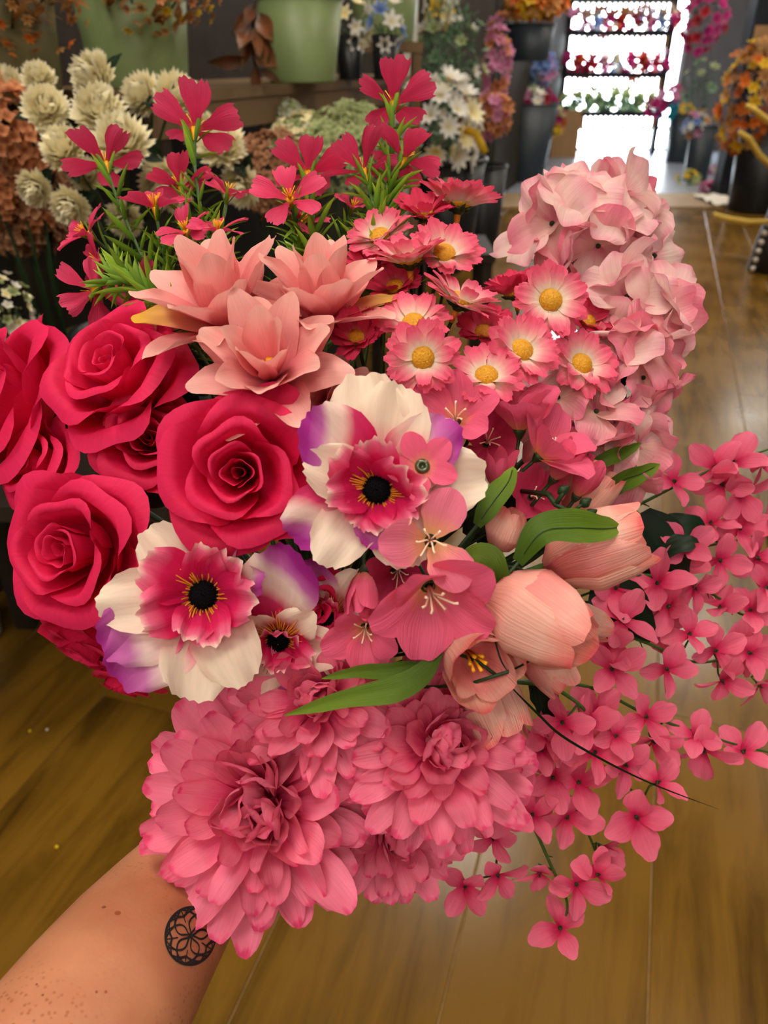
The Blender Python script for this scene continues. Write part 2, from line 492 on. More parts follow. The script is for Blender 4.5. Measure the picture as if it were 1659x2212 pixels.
C = srgb
M = {
    'rose': petal_mat('rose_cloth', [(0, C(190, 4, 44)), (.55, C(224, 16, 72)), (1, C(234, 44, 100))], vein=.15, var=.05, weave=.15),
    'lily': petal_mat('lily_cloth', [(0, C(228, 84, 110)), (.35, C(240, 142, 148)), (.7, C(246, 174, 170)), (1, C(249, 194, 184))], vein=.12, var=.04, distort=.2),
    'lily_gold': petal_mat('lily_gold_tip', [(0, C(226, 96, 96)), (.45, C(238, 150, 128)), (.7, C(232, 180, 100)), (.95, C(214, 172, 52))], vein=.12, var=.04),
    'daisy': petal_mat('daisy_cloth', [(0, C(240, 232, 176)), (.34, C(248, 228, 212)), (.56, C(244, 160, 168)), (.8, C(238, 104, 136)), (1, C(234, 86, 122))], vein=.45, var=.06, vs=(30, 2, 1)),
    'daisy_dark': petal_mat('daisy_deep_shaded_cloth', [(0, C(240, 200, 170)), (.2, C(236, 140, 146)), (.45, C(226, 72, 106)), (1, C(214, 48, 92))], vein=.45, var=.06, vs=(30, 2, 1)),  # deeper pink, mostly a darkened copy for the daisies in shade
    'dian': petal_mat('dianthus_cloth', [(0, C(214, 120, 60)), (.14, C(212, 46, 88)), (.6, C(220, 58, 102)), (1, C(230, 82, 122))], vein=.6, var=.10, vs=(26, 2, 1)),
    'mum': petal_mat('mum_cloth', [(0, C(224, 42, 98)), (.35, C(243, 86, 136)), (.7, C(251, 142, 172)), (.93, C(248, 128, 162)), (1, C(232, 76, 126))], vein=.4, var=.10, vs=(18, 2, 1), distort=.3),
    'tulip': petal_mat('tulip_cloth', [(0, C(238, 150, 136)), (.4, C(245, 182, 168)), (.75, C(244, 192, 176)), (.92, C(242, 150, 140)), (1, C(236, 108, 112))], vein=.6, var=.06, vs=(40, 2, 1), distort=.34, weave=.2),
    'tulip_deep': petal_mat('tulip_deep_cloth', [(0, C(238, 112, 116)), (.5, C(243, 152, 148)), (.8, C(246, 184, 172)), (1, C(242, 150, 142))], vein=.6, var=.06, vs=(40, 2, 1), distort=.34),
    'free': petal_mat('freesia_cloth', [(0, C(240, 170, 96)), (.14, C(240, 140, 126)), (.35, C(236, 104, 138)), (1, C(236, 98, 138))], vein=.45, var=.08, vs=(36, 2, 1), weave=.3),
    'free_pale': petal_mat('freesia_pale_cloth', [(0, C(246, 192, 120)), (.22, C(244, 164, 138)), (.5, C(240, 134, 158)), (1, C(240, 122, 156))], vein=.45, var=.06, vs=(36, 2, 1), weave=.3),
    'free_dark': petal_mat('freesia_shaded_cloth', [(0, C(214, 60, 100)), (.5, C(214, 58, 104)), (1, C(222, 78, 118))], vein=.4, var=.08, vs=(36, 2, 1)),  # darkened copy of the freesia cloth, shade put into the colour
    'hyd': petal_mat('hydrangea_cloth', [(0, C(236, 136, 156)), (.22, C(246, 188, 194)), (.5, C(251, 222, 214)), (.8, C(249, 204, 208)), (1, C(243, 166, 184))], vein=.5, var=.07, vs=(20, 2, 1), distort=.4, transl=.42),
    'hyd_pink': petal_mat('hydrangea_pink_cloth', [(0, C(249, 214, 196)), (.4, C(247, 186, 188)), (.8, C(242, 152, 172)), (1, C(238, 128, 156))], vein=.5, var=.07, vs=(20, 2, 1), distort=.4, transl=.42),
    'ane_white': petal_mat('anemone_white', [(0, C(214, 24, 90)), (.22, C(226, 70, 122)), (.44, C(244, 200, 190)), (.62, C(246, 228, 208)), (1, C(244, 226, 206))], vein=.35, var=.03, vs=(14, 3, 1)),
    'ane_purple': petal_mat('anemone_purple_tip', [(0, C(214, 24, 90)), (.2, C(226, 70, 122)), (.36, C(244, 206, 198)), (.58, C(240, 214, 210)), (.74, C(204, 116, 182)), (1, C(172, 48, 150))], vein=.35, var=.04, ublend=.3, vs=(14, 3, 1)),
    'ane_side': petal_mat('anemone_side', [(0, C(206, 20, 90)), (.34, C(222, 60, 116)), (.52, C(246, 214, 204)), (.68, C(242, 220, 210)), (.82, C(200, 108, 180)), (1, C(168, 42, 146))], vein=.35, var=.03, ublend=.8, vs=(14, 3, 1)),
    'ane_inner': petal_mat('anemone_inner', [(0, C(206, 16, 80)), (.6, C(220, 34, 98)), (.86, C(232, 110, 146)), (1, C(246, 216, 204))], vein=.4, var=.05, vs=(22, 3, 1)),
    'for': petal_mat('forsythia_cloth', [(0, C(190, 20, 74)), (.16, C(214, 46, 98)), (.40, C(234, 98, 134)), (1, C(240, 120, 150))], vein=.35, var=.10, vs=(12, 1.5, 1), weave=.2),
    'leaf': petal_mat('tulip_leaf', [(0, C(54, 82, 18)), (.6, C(88, 116, 28)), (1, C(116, 146, 46))], vein=.4, var=.12, rough=.5, transl=.18),
    'needle': petal_mat('needle_leaf', [(0, C(70, 108, 30)), (.5, C(112, 152, 42)), (1, C(158, 190, 62))], vein=.2, var=.28, rough=.45, transl=.2),
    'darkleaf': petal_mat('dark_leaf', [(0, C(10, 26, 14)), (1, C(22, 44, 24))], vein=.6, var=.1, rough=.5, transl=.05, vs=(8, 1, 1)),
    'cream': petal_mat('cream_petal', [(0, C(230, 208, 130)), (.5, C(250, 238, 192)), (1, C(254, 248, 222))], vein=.2, var=.06, transl=.25),
    'peach': petal_mat('peach_petal', [(0, C(160, 84, 50)), (1, C(226, 158, 110))], vein=.3, var=.14),
    'mocha': petal_mat('mocha_petal', [(0, C(130, 84, 56)), (1, C(196, 146, 110))], vein=.3, var=.14),
    'rust': petal_mat('rust_petal', [(0, C(130, 84, 44)), (1, C(204, 152, 92))], vein=.3, var=.25),
    'orange': petal_mat('orange_petal', [(0, C(190, 84, 20)), (1, C(226, 130, 50))], vein=.3, var=.25),
    'copper': petal_mat('copper_leaf', [(0, C(70, 50, 30)), (.5, C(120, 72, 46)), (1, C(90, 70, 40))], vein=.6, var=.3, rough=.3, transl=.05),
    'sage': petal_mat('sage_petal', [(0, C(110, 130, 70)), (1, C(206, 214, 160))], vein=.3, var=.14),
    'white': petal_mat('white_petal', [(0, C(224, 210, 150)), (.4, C(240, 236, 226)), (1, C(244, 244, 240))], vein=.3, var=.05),
    'lilac': petal_mat('lilac_petal', [(0, C(190, 110, 150)), (1, C(226, 160, 196))], vein=.3, var=.2),
    'magenta': petal_mat('magenta_petal', [(0, C(130, 20, 80)), (1, C(216, 50, 130))], vein=.3, var=.25),
    'red': petal_mat('red_petal', [(0, C(110, 10, 24)), (1, C(196, 36, 50))], vein=.3, var=.25),
    'yellow': petal_mat('yellow_petal', [(0, C(200, 150, 20)), (1, C(244, 210, 60))], vein=.3, var=.1),
    'teal': petal_mat('teal_petal', [(0, C(20, 110, 130)), (1, C(60, 176, 190))], vein=.3, var=.1),
    'bluep': petal_mat('blue_petal', [(0, C(60, 90, 160)), (1, C(150, 180, 230))], vein=.3, var=.2),
    'fern': petal_mat('fern_leaf', [(0, C(60, 92, 66)), (1, C(136, 166, 134))], vein=.3, var=.35, transl=.2),  # greens lightened to put the backlight haze into the colour
    'stem': plain('stem_green', C(62, 96, 40), .5, .3, 60, .35),
    'stem_dark': plain('stem_dark_green', C(34, 58, 28), .5, .3, 60, .35),
    'sepal': plain('sepal_green', C(110, 140, 44), .5, .3, 90, .3),
    'calyx': plain('calyx_dark', C(46, 62, 30), .5, .3, 90, .4),
    'disc': plain('daisy_disc', C(222, 164, 24), .45, .4, 900, .35, bump=.5, col2=C(190, 128, 14)),
    'gold': plain('stamen_gold', C(236, 168, 26), .5, .3),
    'amber': plain('stamen_amber', C(222, 134, 40), .5, .3, 300, .3),
    'ivory': plain('stamen_ivory', C(246, 214, 190), .5, .3),
    'black': plain('anemone_black', C(10, 9, 14), .9, .1),
    'ink': plain('tattoo_ink', C(40, 44, 44), .6, .2, 90, .35),
    'bead': plain('green_bead', C(64, 74, 40), .15, .6),
    'skin': skin_mat(),
    'plank': wood_mat('plank_wood', C(122, 88, 26), C(64, 42, 9), .19),
    'joint': plain('plank_joint', C(176, 142, 96), .7, .2, 30, .3),
    'concrete': plain('far_floor_paint', C(140, 146, 158), .35, .5, 3, .15),
    'mat': plain('beige_threshold', C(164, 138, 104), .6, .2, 8, .2),
    'wall_dark': plain('dark_wall_paint', C(46, 40, 32), .8, .2, 3, .2),
    'wall_grey': plain('grey_wall_paint', C(110, 108, 110), .8, .2, 3, .1),
    'ceil': plain('ceiling_tile', C(206, 196, 176), .9, .1, 5, .06),
    'shelfwood': wood_mat('shelf_wood', C(120, 96, 66), C(70, 54, 36), .5),
    'darkwood': plain('dark_wood', C(48, 38, 28), .6, .3, 20, .4),
    'pot_green': plain('green_enamel', C(128, 146, 96), .42, .4, 14, .12),
    'pot_olive': plain('olive_enamel', C(106, 100, 60), .5, .4, 14, .15),
    'pot_black': plain('black_plastic', C(26, 28, 30), .4, .4, 20, .3),
    'pot_slate': plain('slate_plastic', C(44, 54, 62), .45, .4, 20, .2),
    'pot_white': plain('white_plastic', C(226, 224, 222), .45, .4, 20, .06),
    'post_white': plain('white_post', C(210, 206, 190), .5, .3, 8, .08),
    'post_dark': plain('dark_post', C(30, 34, 44), .5, .3, 12, .3),
    'box': plain('cardboard', C(168, 132, 92), .8, .2, 12, .15),
    'paper': plain('paper', C(236, 228, 214), .7, .2),
    'straw': plain('straw_yellow', C(226, 190, 88), .7, .2, 200, .25, bump=.5),
    'tinsel': plain('tinsel_silver', C(150, 140, 124), .3, .6, 300, .4, bump=.6),
    'pearl': plain('pearl_bead', C(226, 216, 200), .15, .6),
    'glitter': plain('black_glitter', C(22, 22, 24), .3, .6, 700, .7, bump=.6),
    'lamp': plain('lamp_diffuser', C(250, 244, 230), .5, .2, emit=((*LAMP_COL, 1), LAMP_E)),
    'daylight': plain('daylit_glass', C(230, 240, 250), .2, .4, emit=((.86, .94, 1.0, 1), DAY_E)),
    'frame_metal': plain('frame_metal', C(170, 172, 176), .4, .4, 20, .1),
    'yellow_bead': plain('yellow_bead', C(236, 206, 30), .3, .4),
    'curb': plain('veil_plastic', C(206, 214, 224), .25, .5),
}

# ------------------------------------------------------------------ room shell
AIS = math.radians(18.1)
AX = Vector((math.sin(AIS), math.cos(AIS), 0))     # along the aisle
AN = Vector((math.cos(AIS), -math.sin(AIS), 0))    # to its right
AM = Matrix((AN, AX, Vector((0, 0, 1)))).transposed().to_4x4()   # local x = across, y = along


def ais(s, t, z=0.): return AX * s + AN * t + Vector((0, 0, z))


def struct(name, mesh, mat, Mx=None, parent=None):
    o = link(name, mesh, mat, parent, Mx)
    if parent is None: o['kind'] = 'structure'
    return o


mb = MB(); mb.box((.9, 6.4, -.03), (8.0, 16.0, .05))
fl = struct('floor', mb.mesh('floor', False), M['joint'], AM)
tag(fl, 'brown wooden plank floor of the flower shop')
PW, PLN = .312, 1.52
seam = floor_at(1403, 2060).dot(AN)
mb = MB()
g = .0013
x, y, b = PW / 2 - g, PLN / 2 - g, .0016
vs = [(-x, -y, -.012), (x, -y, -.012), (x, y, -.012), (-x, y, -.012), (-x, -y, -b), (x, -y, -b), (x, y, -b), (-x, y, -b),
      (-x + b, -y + b, 0), (x - b, -y + b, 0), (x - b, y - b, 0), (-x + b, y - b, 0)]
fs = [(8, 9, 10, 11)] + [(i, (i + 1) % 4, (i + 1) % 4 + 4, i + 4) for i in range(4)] + [(i + 4, (i + 1) % 4 + 4, (i + 1) % 4 + 8, i + 8) for i in range(4)]
mb.add(vs, fs)
plank_me = mb.mesh('plank', False)
rnd = random.Random(3)
for r in range(-7, 9):
    tt = seam + (r + .5) * PW
    off = rnd.random() * PLN
    for k in range(-1, 9):
        link('plank', plank_me, M['plank'], fl, T(tt, k * PLN + off - .6, 0))

mb = MB(); mb.box((1.6, 8.75, .006), (5.6, .92, .012))
tag(struct('floor_threshold', mb.mesh('floor_threshold', False), M['mat']), 'beige strip between wooden and grey floor')
mb = MB(); mb.box((3.0, 11.6, .007), (8.0, 4.8, .014))
tag(struct('floor_far', mb.mesh('floor_far', False), M['concrete']), 'pale grey floor before the bright shop front')
mb = MB(); mb.box((-1.62, 6.2, 1.6), (.08, 15.0, 3.2))
struct('wall_left', mb.mesh('wall_left', False), M['wall_dark'], AM)
mb = MB(); mb.box((3.6, 6.2, 1.6), (.08, 15.0, 3.2))
struct('wall_right', mb.mesh('wall_right', False), M['wall_grey'], AM)
mb = MB(); mb.box((.9, 4.4, 3.24), (5.4, 19.0, .06))
struct('ceiling', mb.mesh('ceiling', False), M['ceil'], AM)
# end wall: built around one wide window
WY = 13.9
wl, wr = at_y(1195, 300, WY).x, at_y(1445, 300, WY).x
XA, XB = at_y(880, 20, WY).x, at_y(1720, 20, WY).x
mb = MB()
mb.box((XA - 2.5, WY, 1.6), (5.0, .1, 3.2)); mb.box((XB + 1.5, WY, 1.6), (3.0, .1, 3.2))
mb.box(((XA + XB) / 2, WY, 3.05), (XB - XA, .1, .3))
mb.box(((XA + wl) / 2, WY, .6), (wl - XA, .1, 1.2)); mb.box(((XB + wr) / 2, WY, 1.45), (XB - wr, .1, 2.9))
struct('wall_back', mb.mesh('wall_back', False), M['wall_grey'])
for i, (xa, xb) in enumerate(((XA, wl),)):
    mb = MB(); mb.box(((xa + xb) / 2, WY + .02, 2.05), (xb - xa, .02, 1.7))
    w2 = tag(struct('window_%d' % (i + 2), mb.mesh('window', False), M['daylight']), ('shop window strip left of the bright rack', 'shop window strip right of the bright rack')[i])
    mb = MB()
    for k in range(5): mb.box((xa + .03 + (xb - xa - .06) * k / 4, WY - .05, 2.05), (.06, .05, 1.7))
    for zz in (1.23, 2.87): mb.box(((xa + xb) / 2, WY - .05, zz), (xb - xa, .05, .05))
    link('window_frame', mb.mesh('window_frame', False), M['frame_metal'], w2)
mb = MB(); mb.box(((wl + wr) / 2, WY + .02, 1.45), (wr - wl, .02, 2.9))
wn = struct('window_1', mb.mesh('window_1', False), M['daylight'])
tag(wn, 'bright daylit shop front window behind the flower rack')
mb = MB()
for xx in (wl + .03, wr - .03): mb.box((xx, WY - .05, 1.45), (.06, .05, 2.9))
for zz in (.03, .34, 2.87): mb.box(((wl + wr) / 2, WY - .05, zz), (wr - wl, .05, .05))
link('window_frame', mb.mesh('window_frame', False), M['frame_metal'], wn)

# ceiling lamps: unseen luminous panels, several added to brighten the bouquet and far aisle
i = 0
LAMPS = [((.1, -.55), 'over the counter side'), ((-.8, -2.0), 'added behind the viewer at the left for frontal light'), ((.9, -1.9), 'added behind the viewer at the right for frontal light'), ((0.0, -3.4), 'added far behind the viewer for frontal light'), ((-.9, .55), 'over the left display'), ((.9, 1.6), 'over the aisle'),
         ((-.6, 3.4), 'above the shelf of green buckets'), ((.9, 6.0), 'halfway down the aisle'), ((.2, 9.0), 'near the shop front'), ((-.9, 6.2), 'added for brightness above the tall green bush'), ((2.2, 5.0), 'added for brightness above the glitter basket'), ((2.2, 8.0), 'added for brightness above the autumn foliage'), ((-.9, 8.4), 'added for brightness above the lilac spikes'),
         ((1.8, 11.0), 'added for brightness right before the shop front'), ((-.8, 11.0), 'added for brightness left before the shop front')]
for (t_, s_), w in LAMPS:
    lo = tag(link('ceiling_light', None, None, None, AM @ T(t_, s_, 3.2)), 'square ceiling light panel ' + w, 'ceiling light', 'ceiling lights')
    mb = MB(); mb.add([(-.31, -.31, -.006), (-.31, .31, -.006), (.31, .31, -.006), (.31, -.31, -.006)], [(0, 1, 2, 3)])
    link('diffuser', mb.mesh('diffuser', False), M['lamp'], lo)
    mb = MB()
    for a, b_ in ((-.33, 0), (.33, 0)): mb.box((a, 0, 0), (.04, .7, .03))
    for a, b_ in ((0, -.33), (0, .33)): mb.box((0, b_, 0), (.62, .04, .03))
    link('frame', mb.mesh('frame', False), M['frame_metal'], lo)

# ------------------------------------------------------------------ bouquet geometry
BIND = at(655, 1590, .535)
CENT = at(770, 1080, .47)
DN = (BIND - CENT).normalized()


def dome(px, py):
    return .405 + .115 * (((px - 760) / 830) ** 2 + ((py - 1190) / 960) ** 2)


RG = random.Random(11)
JIT = 0


def bezier(a, b, c, d, n):
    out = []
    for i in range(n + 1):
        t = i / n; s = 1 - t
        out.append(a * s ** 3 + b * 3 * s * s * t + c * 3 * s * t * t + d * t ** 3)
    return out


def stem_path(p, facing, n=12, tail=.09):
    global JIT
    JIT += 1
    q, rr = JIT * 2.399, .0035 + .010 * math.sqrt((JIT % 40) / 40)
    e1 = DN.orthogonal().normalized(); e2 = DN.cross(e1)
    b = BIND + e1 * math.cos(q) * rr + e2 * math.sin(q) * rr
    d = (p - b).length
    pts = bezier(p, p - facing * d * .32, b - DN * d * .38, b, n)
    pts += [b + DN * tail * .5, b + DN * (tail + .02 * math.sin(JIT))]
    return pts


def add_stem(root, Mw, p, facing, r=.0013, mat='stem', back=0., n=12):
    pts = stem_path(p - facing * back, facing, n)
    inv = Mw.inverted()
    mb = MB()
    mb.tube([inv @ q for q in pts], r, 6)
    return link('stem', mb.mesh('stem'), M[mat], root), pts


def root_at(name, px, py, d, face, roll, label, cat, group):
    f = cdir(*face)
    p = at(px, py, d)
    Mw = frame(p, f, roll)
    o = link(name, None, None, None, Mw)
    o.empty_display_size = .02
    tag(o, label, cat, group)
    return o, Mw, p, f


def calyx(root, r, h, mat='calyx', z=0.):
    mb = MB()
    mb.lathe([(r * .25, -h), (r * .55, -h * .7), (r * .9, -h * .25), (r, 0), (r * .6, h * .15)], 12)
    return link('calyx', mb.mesh('calyx'), M[mat], root, T(0, 0, z))


# ---- roses
def rose(px, py, dz, face, roll, rp, label, sd=0):
    d = dome(px, py) + dz
    o, Mw, p, f = root_at('rose', px, py, d, face, roll, label, 'rose', 'hot pink roses in the bouquet')
    R = rp * d / FPX
    rg = random.Random(sd + 40)
    H = .62
    lay = [  # r at top, height, span deg, lip, count, lean
        (.085, .62, 330, .00, 1), (.17, .68, 220, .015, 2), (.34, .72, 180, .05, 3),
        (.60, .66, 165, .13, 3), (.86, .50, 150, .24, 3), (1.0, .24, 125, .26, 4)]
    a0 = 0.
    for li, (r1, h, sp, lip, n) in enumerate(lay):
        for k in range(n):
            v = rg.randrange(3)
            rp_ = ((0, .05), (.3, r1 * .62), (.62, r1 * .92 - lip * .3), (.85, r1), (1, r1 + lip))
            zp_ = ((0, -.30), (.3, -.30 + (h + .30) * .30), (.62, -.30 + (h + .3) * .72), (.88, h), (1, h - lip * .45))
            me = wrap('rose_petal_%d' % li, rp=rp_, zp=zp_, span=math.radians(sp), side=.30 if li > 1 else .15, sk=2.6, spiral=.10,
                      ruf=.014 + .042 * r1, seed=v + 3 * li, nu=16, nv=11, point=.05)
            a = a0 + 2 * math.pi * k / n + rg.uniform(-.15, .15)
            tilt = rg.uniform(-.05, .05)
            link('petal', me, M['rose'], o, Rz(a) @ Rx(tilt) @ S(R * rg.uniform(.95, 1.05)))
        a0 += 1.1 + rg.random() * .5
    calyx(o, R * .16, R * .2, 'calyx', -.3 * R)
    add_stem(o, Mw, p - f * .38 * R, f, .0022, 'stem_dark')


# ---- dahlia like lilies
LP = [(0, .36), (.2, .66), (.5, 1.0), (.78, 1.0), (1, .78)]


def lily(px, py, dz, face, roll, lp, label, sd=0, rings=((7, 20, 1.0), (7, 42, .98), (5, 66, .88)), gold=(3,)):
    d = dome(px, py) + dz
    o, Mw, p, f = root_at('lily', px, py, d, face, roll, label, 'lily', 'salmon pink lilies in the bouquet')
    L = lp * d / FPX
    rg = random.Random(sd + 80)
    c = 0
    for ri, (n, e, s) in enumerate(rings):
        for k in range(n):
            v = rg.randrange(3)
            me = petal('lily_petal_%d' % ri, L=1., W=.53, prof=LP, c1=(.35, .5, .6)[ri], c2=-.65, cup=.26, crease=.08, ruf=.03, tip=.27, tk=1.8,
                       seed=v, nu=10, nv=12)
            a = 2 * math.pi * (k + .5 * (ri % 2)) / n + rg.uniform(-.12, .12)
            mt = M['lily_gold'] if c in gold else M['lily']
            link('petal', me, mt, o, pm(a, .05 * L, .05 * L * ri, math.radians(e + rg.uniform(-6, 6)), L * s * rg.uniform(.93, 1.05), rg.uniform(-.18, .18)))
            c += 1
    mb = MB()
    for k in range(5):
        a = k * 1.257
        mb.tube([(0, 0, 0), (.04 * math.cos(a), .04 * math.sin(a), .16), (.09 * math.cos(a), .09 * math.sin(a), .30)], [.025, .032, .045], 6)
    link('stamens', mb.mesh('stamens'), M['gold'], o, S(L))
    calyx(o, L * .11, L * .14, 'stem', 0)
    add_stem(o, Mw, p - f * .1 * L, f, .002, 'stem')


# ---- daisies
DP = [(0, .30), (.25, .55), (.6, 1.0), (.85, .98), (1, .82)]


def daisy(px, py, dz, face, roll, rp, label, sd=0, mat='daisy', e0=14, n1=12, n2=7, dr=.30):
    d = dome(px, py) + dz
    o, Mw, p, f = root_at('daisy', px, py, d, face, roll, label, 'daisy', 'pink daisies in the bouquet')
    R = 1.06 * rp * d / FPX
    rg = random.Random(sd + 120)
    for ri, (n, e, s) in enumerate(((n1, e0, 1.0), (n2, e0 + 16, .92))):
        for k in range(n):
            v = rg.randrange(4)
            me = petal('daisy_petal', L=1., W=.50, prof=DP, c1=.25, c2=-.4, cup=.24, crease=-.10, ruf=.035, rf=2.4, tip=.17, tk=2.2, serr=.08, sn=9,
                       seed=v, nu=10, nv=8)
            a = 2 * math.pi * (k + .5 * ri) / n + rg.uniform(-.12, .12)
            link('petal', me, M[mat], o, pm(a, .08 * R, .02 * R * ri, math.radians(e + rg.uniform(-9, 9)), R * .92 * s * rg.uniform(.9, 1.06), rg.uniform(-.25, .25)))
    mb = MB()
    q = dr * R
    mb.lathe([(q * .7, -.02 * R), (q, q * .12), (q * .96, q * .4), (q * .75, q * .68), (q * .42, q * .84), (q * .02, q * .9)], 16)
    link('disc', mb.mesh('disc'), M['disc'], o, T(0, 0, .05 * R))
    cx = calyx(o, R * .2, R * .16, 'calyx', .02 * R)
    mb = MB()
    for k in range(7):
        a = k * .9
        mb.tube([(math.cos(a) * .1 * R, math.sin(a) * .1 * R, -.04 * R), (math.cos(a) * .26 * R, math.sin(a) * .26 * R, .0), (math.cos(a) * .36 * R, math.sin(a) * .36 * R, .06 * R)],
                [.05 * R, .05 * R, .008 * R], 4)
    link('sepals', mb.mesh('sepals'), M['calyx'], cx)
    mb = MB()
    mb.tube([(0, 0, -.12 * R), (0, 0, -.4 * R)], [.075 * R, .06 * R], 8)
    link('collar', mb.mesh('collar'), M['amber'], o)
    add_stem(o, Mw, p - f * .35 * R, f, .0012, 'stem_dark')


# ---- dianthus with needle leaves
CP = [(0, .16), (.3, .42), (.65, .92), (.88, 1.0), (1, .92)]
NP = [(0, .4), (.25, .95), (.5, 1.), (.8, .6), (1, .12)]


def needle(v):
    return petal('needle_leaf', L=1., W=.15, prof=NP, c1=.25, c2=-.5, cup=.3, crease=.2, tip=.05, seed=v, nu=4, nv=5)


def dianthus(px, py, dz, face, roll, rp, label, sd=0, nleaf=34, via=None, e0=24, reach=.42):
    d = dome(px, py) + dz
    o, Mw, p, f = root_at('dianthus', px, py, d, face, roll, label, 'dianthus', 'deep pink dianthus stems in the bouquet')
    R = rp * d / FPX
    rg = random.Random(sd + 200)
    for k in range(5):
        v = rg.randrange(4)
        me = petal('dianthus_petal', L=1., W=.66, prof=CP, c1=.1, c2=-.5, cup=.16, crease=-.06, ruf=.05, rf=1.6, tip=.1, tk=2.4, serr=.12, sn=11, seed=v, nu=12, nv=8)
        a = 2 * math.pi * k / 5 + rg.uniform(-.15, .15)
        link('petal', me, M['dian'], o, pm(a, .06 * R, 0, math.radians(e0 + rg.uniform(-14, 14)), R * rg.uniform(.9, 1.08), rg.uniform(-.5, .5)))
    mb = MB()
    mb.tube([(0, 0, -.34), (0, 0, -.1), (0, 0, .04)], [.05, .075, .11], 8)
    link('tube', mb.mesh('tube'), M['gold'], o, S(R))
    mb = MB()
    for k in range(11):
        a, q = k * 2.4, .05 + .02 * (k % 3)
        mb.tube([(0, 0, 0), (q * math.cos(a), q * math.sin(a), .2), (2.4 * q * math.cos(a), 2.4 * q * math.sin(a), .34 + .04 * (k % 3))], [.014, .012, .016], 4)
    link('stamens', mb.mesh('stamens'), M['gold'], o, S(R))
    for k in range(4):
        link('sepal', needle(k % 2), M['needle'], o, pm(k * 1.57 + .4, .04 * R, -.36 * R, math.radians(62), R * .75))
    st, pts = add_stem(o, Mw, p - f * .34 * R, f, .0011, 'stem', n=16)
    inv = Mw.inverted()
    pl = [inv @ q for q in pts[:-2]]
    LEN = sum((pl[i + 1] - pl[i]).length for i in range(len(pl) - 1))
    for k in range(nleaf):
        t = (.03 + reach * (k / nleaf) ** .9) * (len(pl) - 1)
        i = min(int(t), len(pl) - 2)
        c = pl[i].lerp(pl[i + 1], t - i)
        ax = (pl[i] - pl[i + 1]).normalized()
        e1 = ax.orthogonal().normalized(); e2 = ax.cross(e1)
        q = k * 2.4 + rg.uniform(-.4, .4)
        out = e1 * math.cos(q) + e2 * math.sin(q)
        y = (out * rg.uniform(.6, 1.0) + ax * rg.uniform(.25, .95)).normalized()
        z = (ax - y * ax.dot(y)).normalized()
        x = y.cross(z)
        Mx = Matrix((x, y, z)).transposed().to_4x4()
        Lf = rg.uniform(.015, .027) * (1 + .5 * k / nleaf)
        link('leaf', needle(rg.randrange(4)), M['needle'], o, T(*c) @ Mx @ S(Lf))


# ---- anemones
AP = [(0, .3), (.25, .72), (.55, 1.), (.82, .96), (1, .8)]


def anemone(px, py, dz, face, roll, rp, label, sd=0, outer=None, inner=6, e_in=52, si=.50):
    d = dome(px, py) + dz
    o, Mw, p, f = root_at('anemone', px, py, d, face, roll, label, 'anemone', 'white and purple anemones in the bouquet')
    R = rp * d / FPX
    rg = random.Random(sd + 300)
    outer = outer or [(k * 51.4, 12 + 10 * (k % 2), 1.0, 'pw'[k % 2]) for k in range(7)]
    for k, (adeg, e, s, m, *rest) in enumerate(outer):
        v = rg.randrange(5)
        me = petal('anemone_outer', L=1., W=.74, prof=AP, c1=.35, c2=-.75, cup=.2, crease=-.03, ruf=.085, rf=1.6, tip=.2, tk=2., serr=.03, sn=6, seed=v, nu=14, nv=12)
        link('petal', me, M[{'p': 'ane_purple', 'w': 'ane_white', 's': 'ane_side', 'S': 'ane_side'}[m]], o,
             pm(math.radians(adeg), (rest[0] if rest else .08) * R, -.03 * R, math.radians(e), R * s, rg.uniform(-.2, .2)) @ Matrix.Diagonal((-1 if m == 'S' else 1, 1, 1, 1)))
    for k in range(inner):
        v = rg.randrange(4)
        me = petal('anemone_inner', L=1., W=.8, prof=AP, c1=.55, c2=-.9, cup=.3, ruf=.10, rf=2.2, tip=.16, tk=2., serr=.06, sn=9, seed=v, nu=14, nv=10)
        a = 2 * math.pi * k / inner + rg.uniform(-.2, .2)
        link('petal', me, M['ane_inner'], o, pm(a, .10 * R, .02 * R, math.radians(e_in + rg.uniform(-12, 12)), R * si * rg.uniform(.85, 1.12), rg.uniform(-.3, .3)))
    mb = MB()
    for k in range(80):
        a = k * 2.399
        q = .12 + .04 * rg.random()
        h = rg.uniform(.12, .26)
        r2 = rg.uniform(.28, .46)
        mb.tube([(q * .7 * math.cos(a), q * .7 * math.sin(a), .03), (q * 1.3 * math.cos(a), q * 1.3 * math.sin(a), h * .7), (r2 * math.cos(a + .1), r2 * math.sin(a + .1), h)],
                [.012, .010, .004], 4)
    link('stamens', mb.mesh('stamens'), M['amber'], o, S(R))
    mb = MB()
    mb.lathe([(.10, .0), (.135, .06), (.13, .14), (.09, .20), (.01, .22)], 16)
    for k in range(120):
        z = 1 - (k + .5) / 120
        a = k * 2.399
        rr = math.sqrt(max(0, 1 - z * z))
        n = Vector((rr * math.cos(a), rr * math.sin(a), z))
        c = Vector((n.x * .125, n.y * .125, .09 + n.z * .12))
        mb.tube([c, c + n * .035], [.010, .006], 4)
    link('seed_head', mb.mesh('seed_head'), M['black'], o, S(R))
    calyx(o, R * .1, R * .12, 'calyx', -.03 * R)
    add_stem(o, Mw, p - f * .14 * R, f, .0019, 'stem_dark')


# ---- freesias
FP = [(0, .22), (.25, .58), (.55, 1.), (.85, .98), (1, .8)]


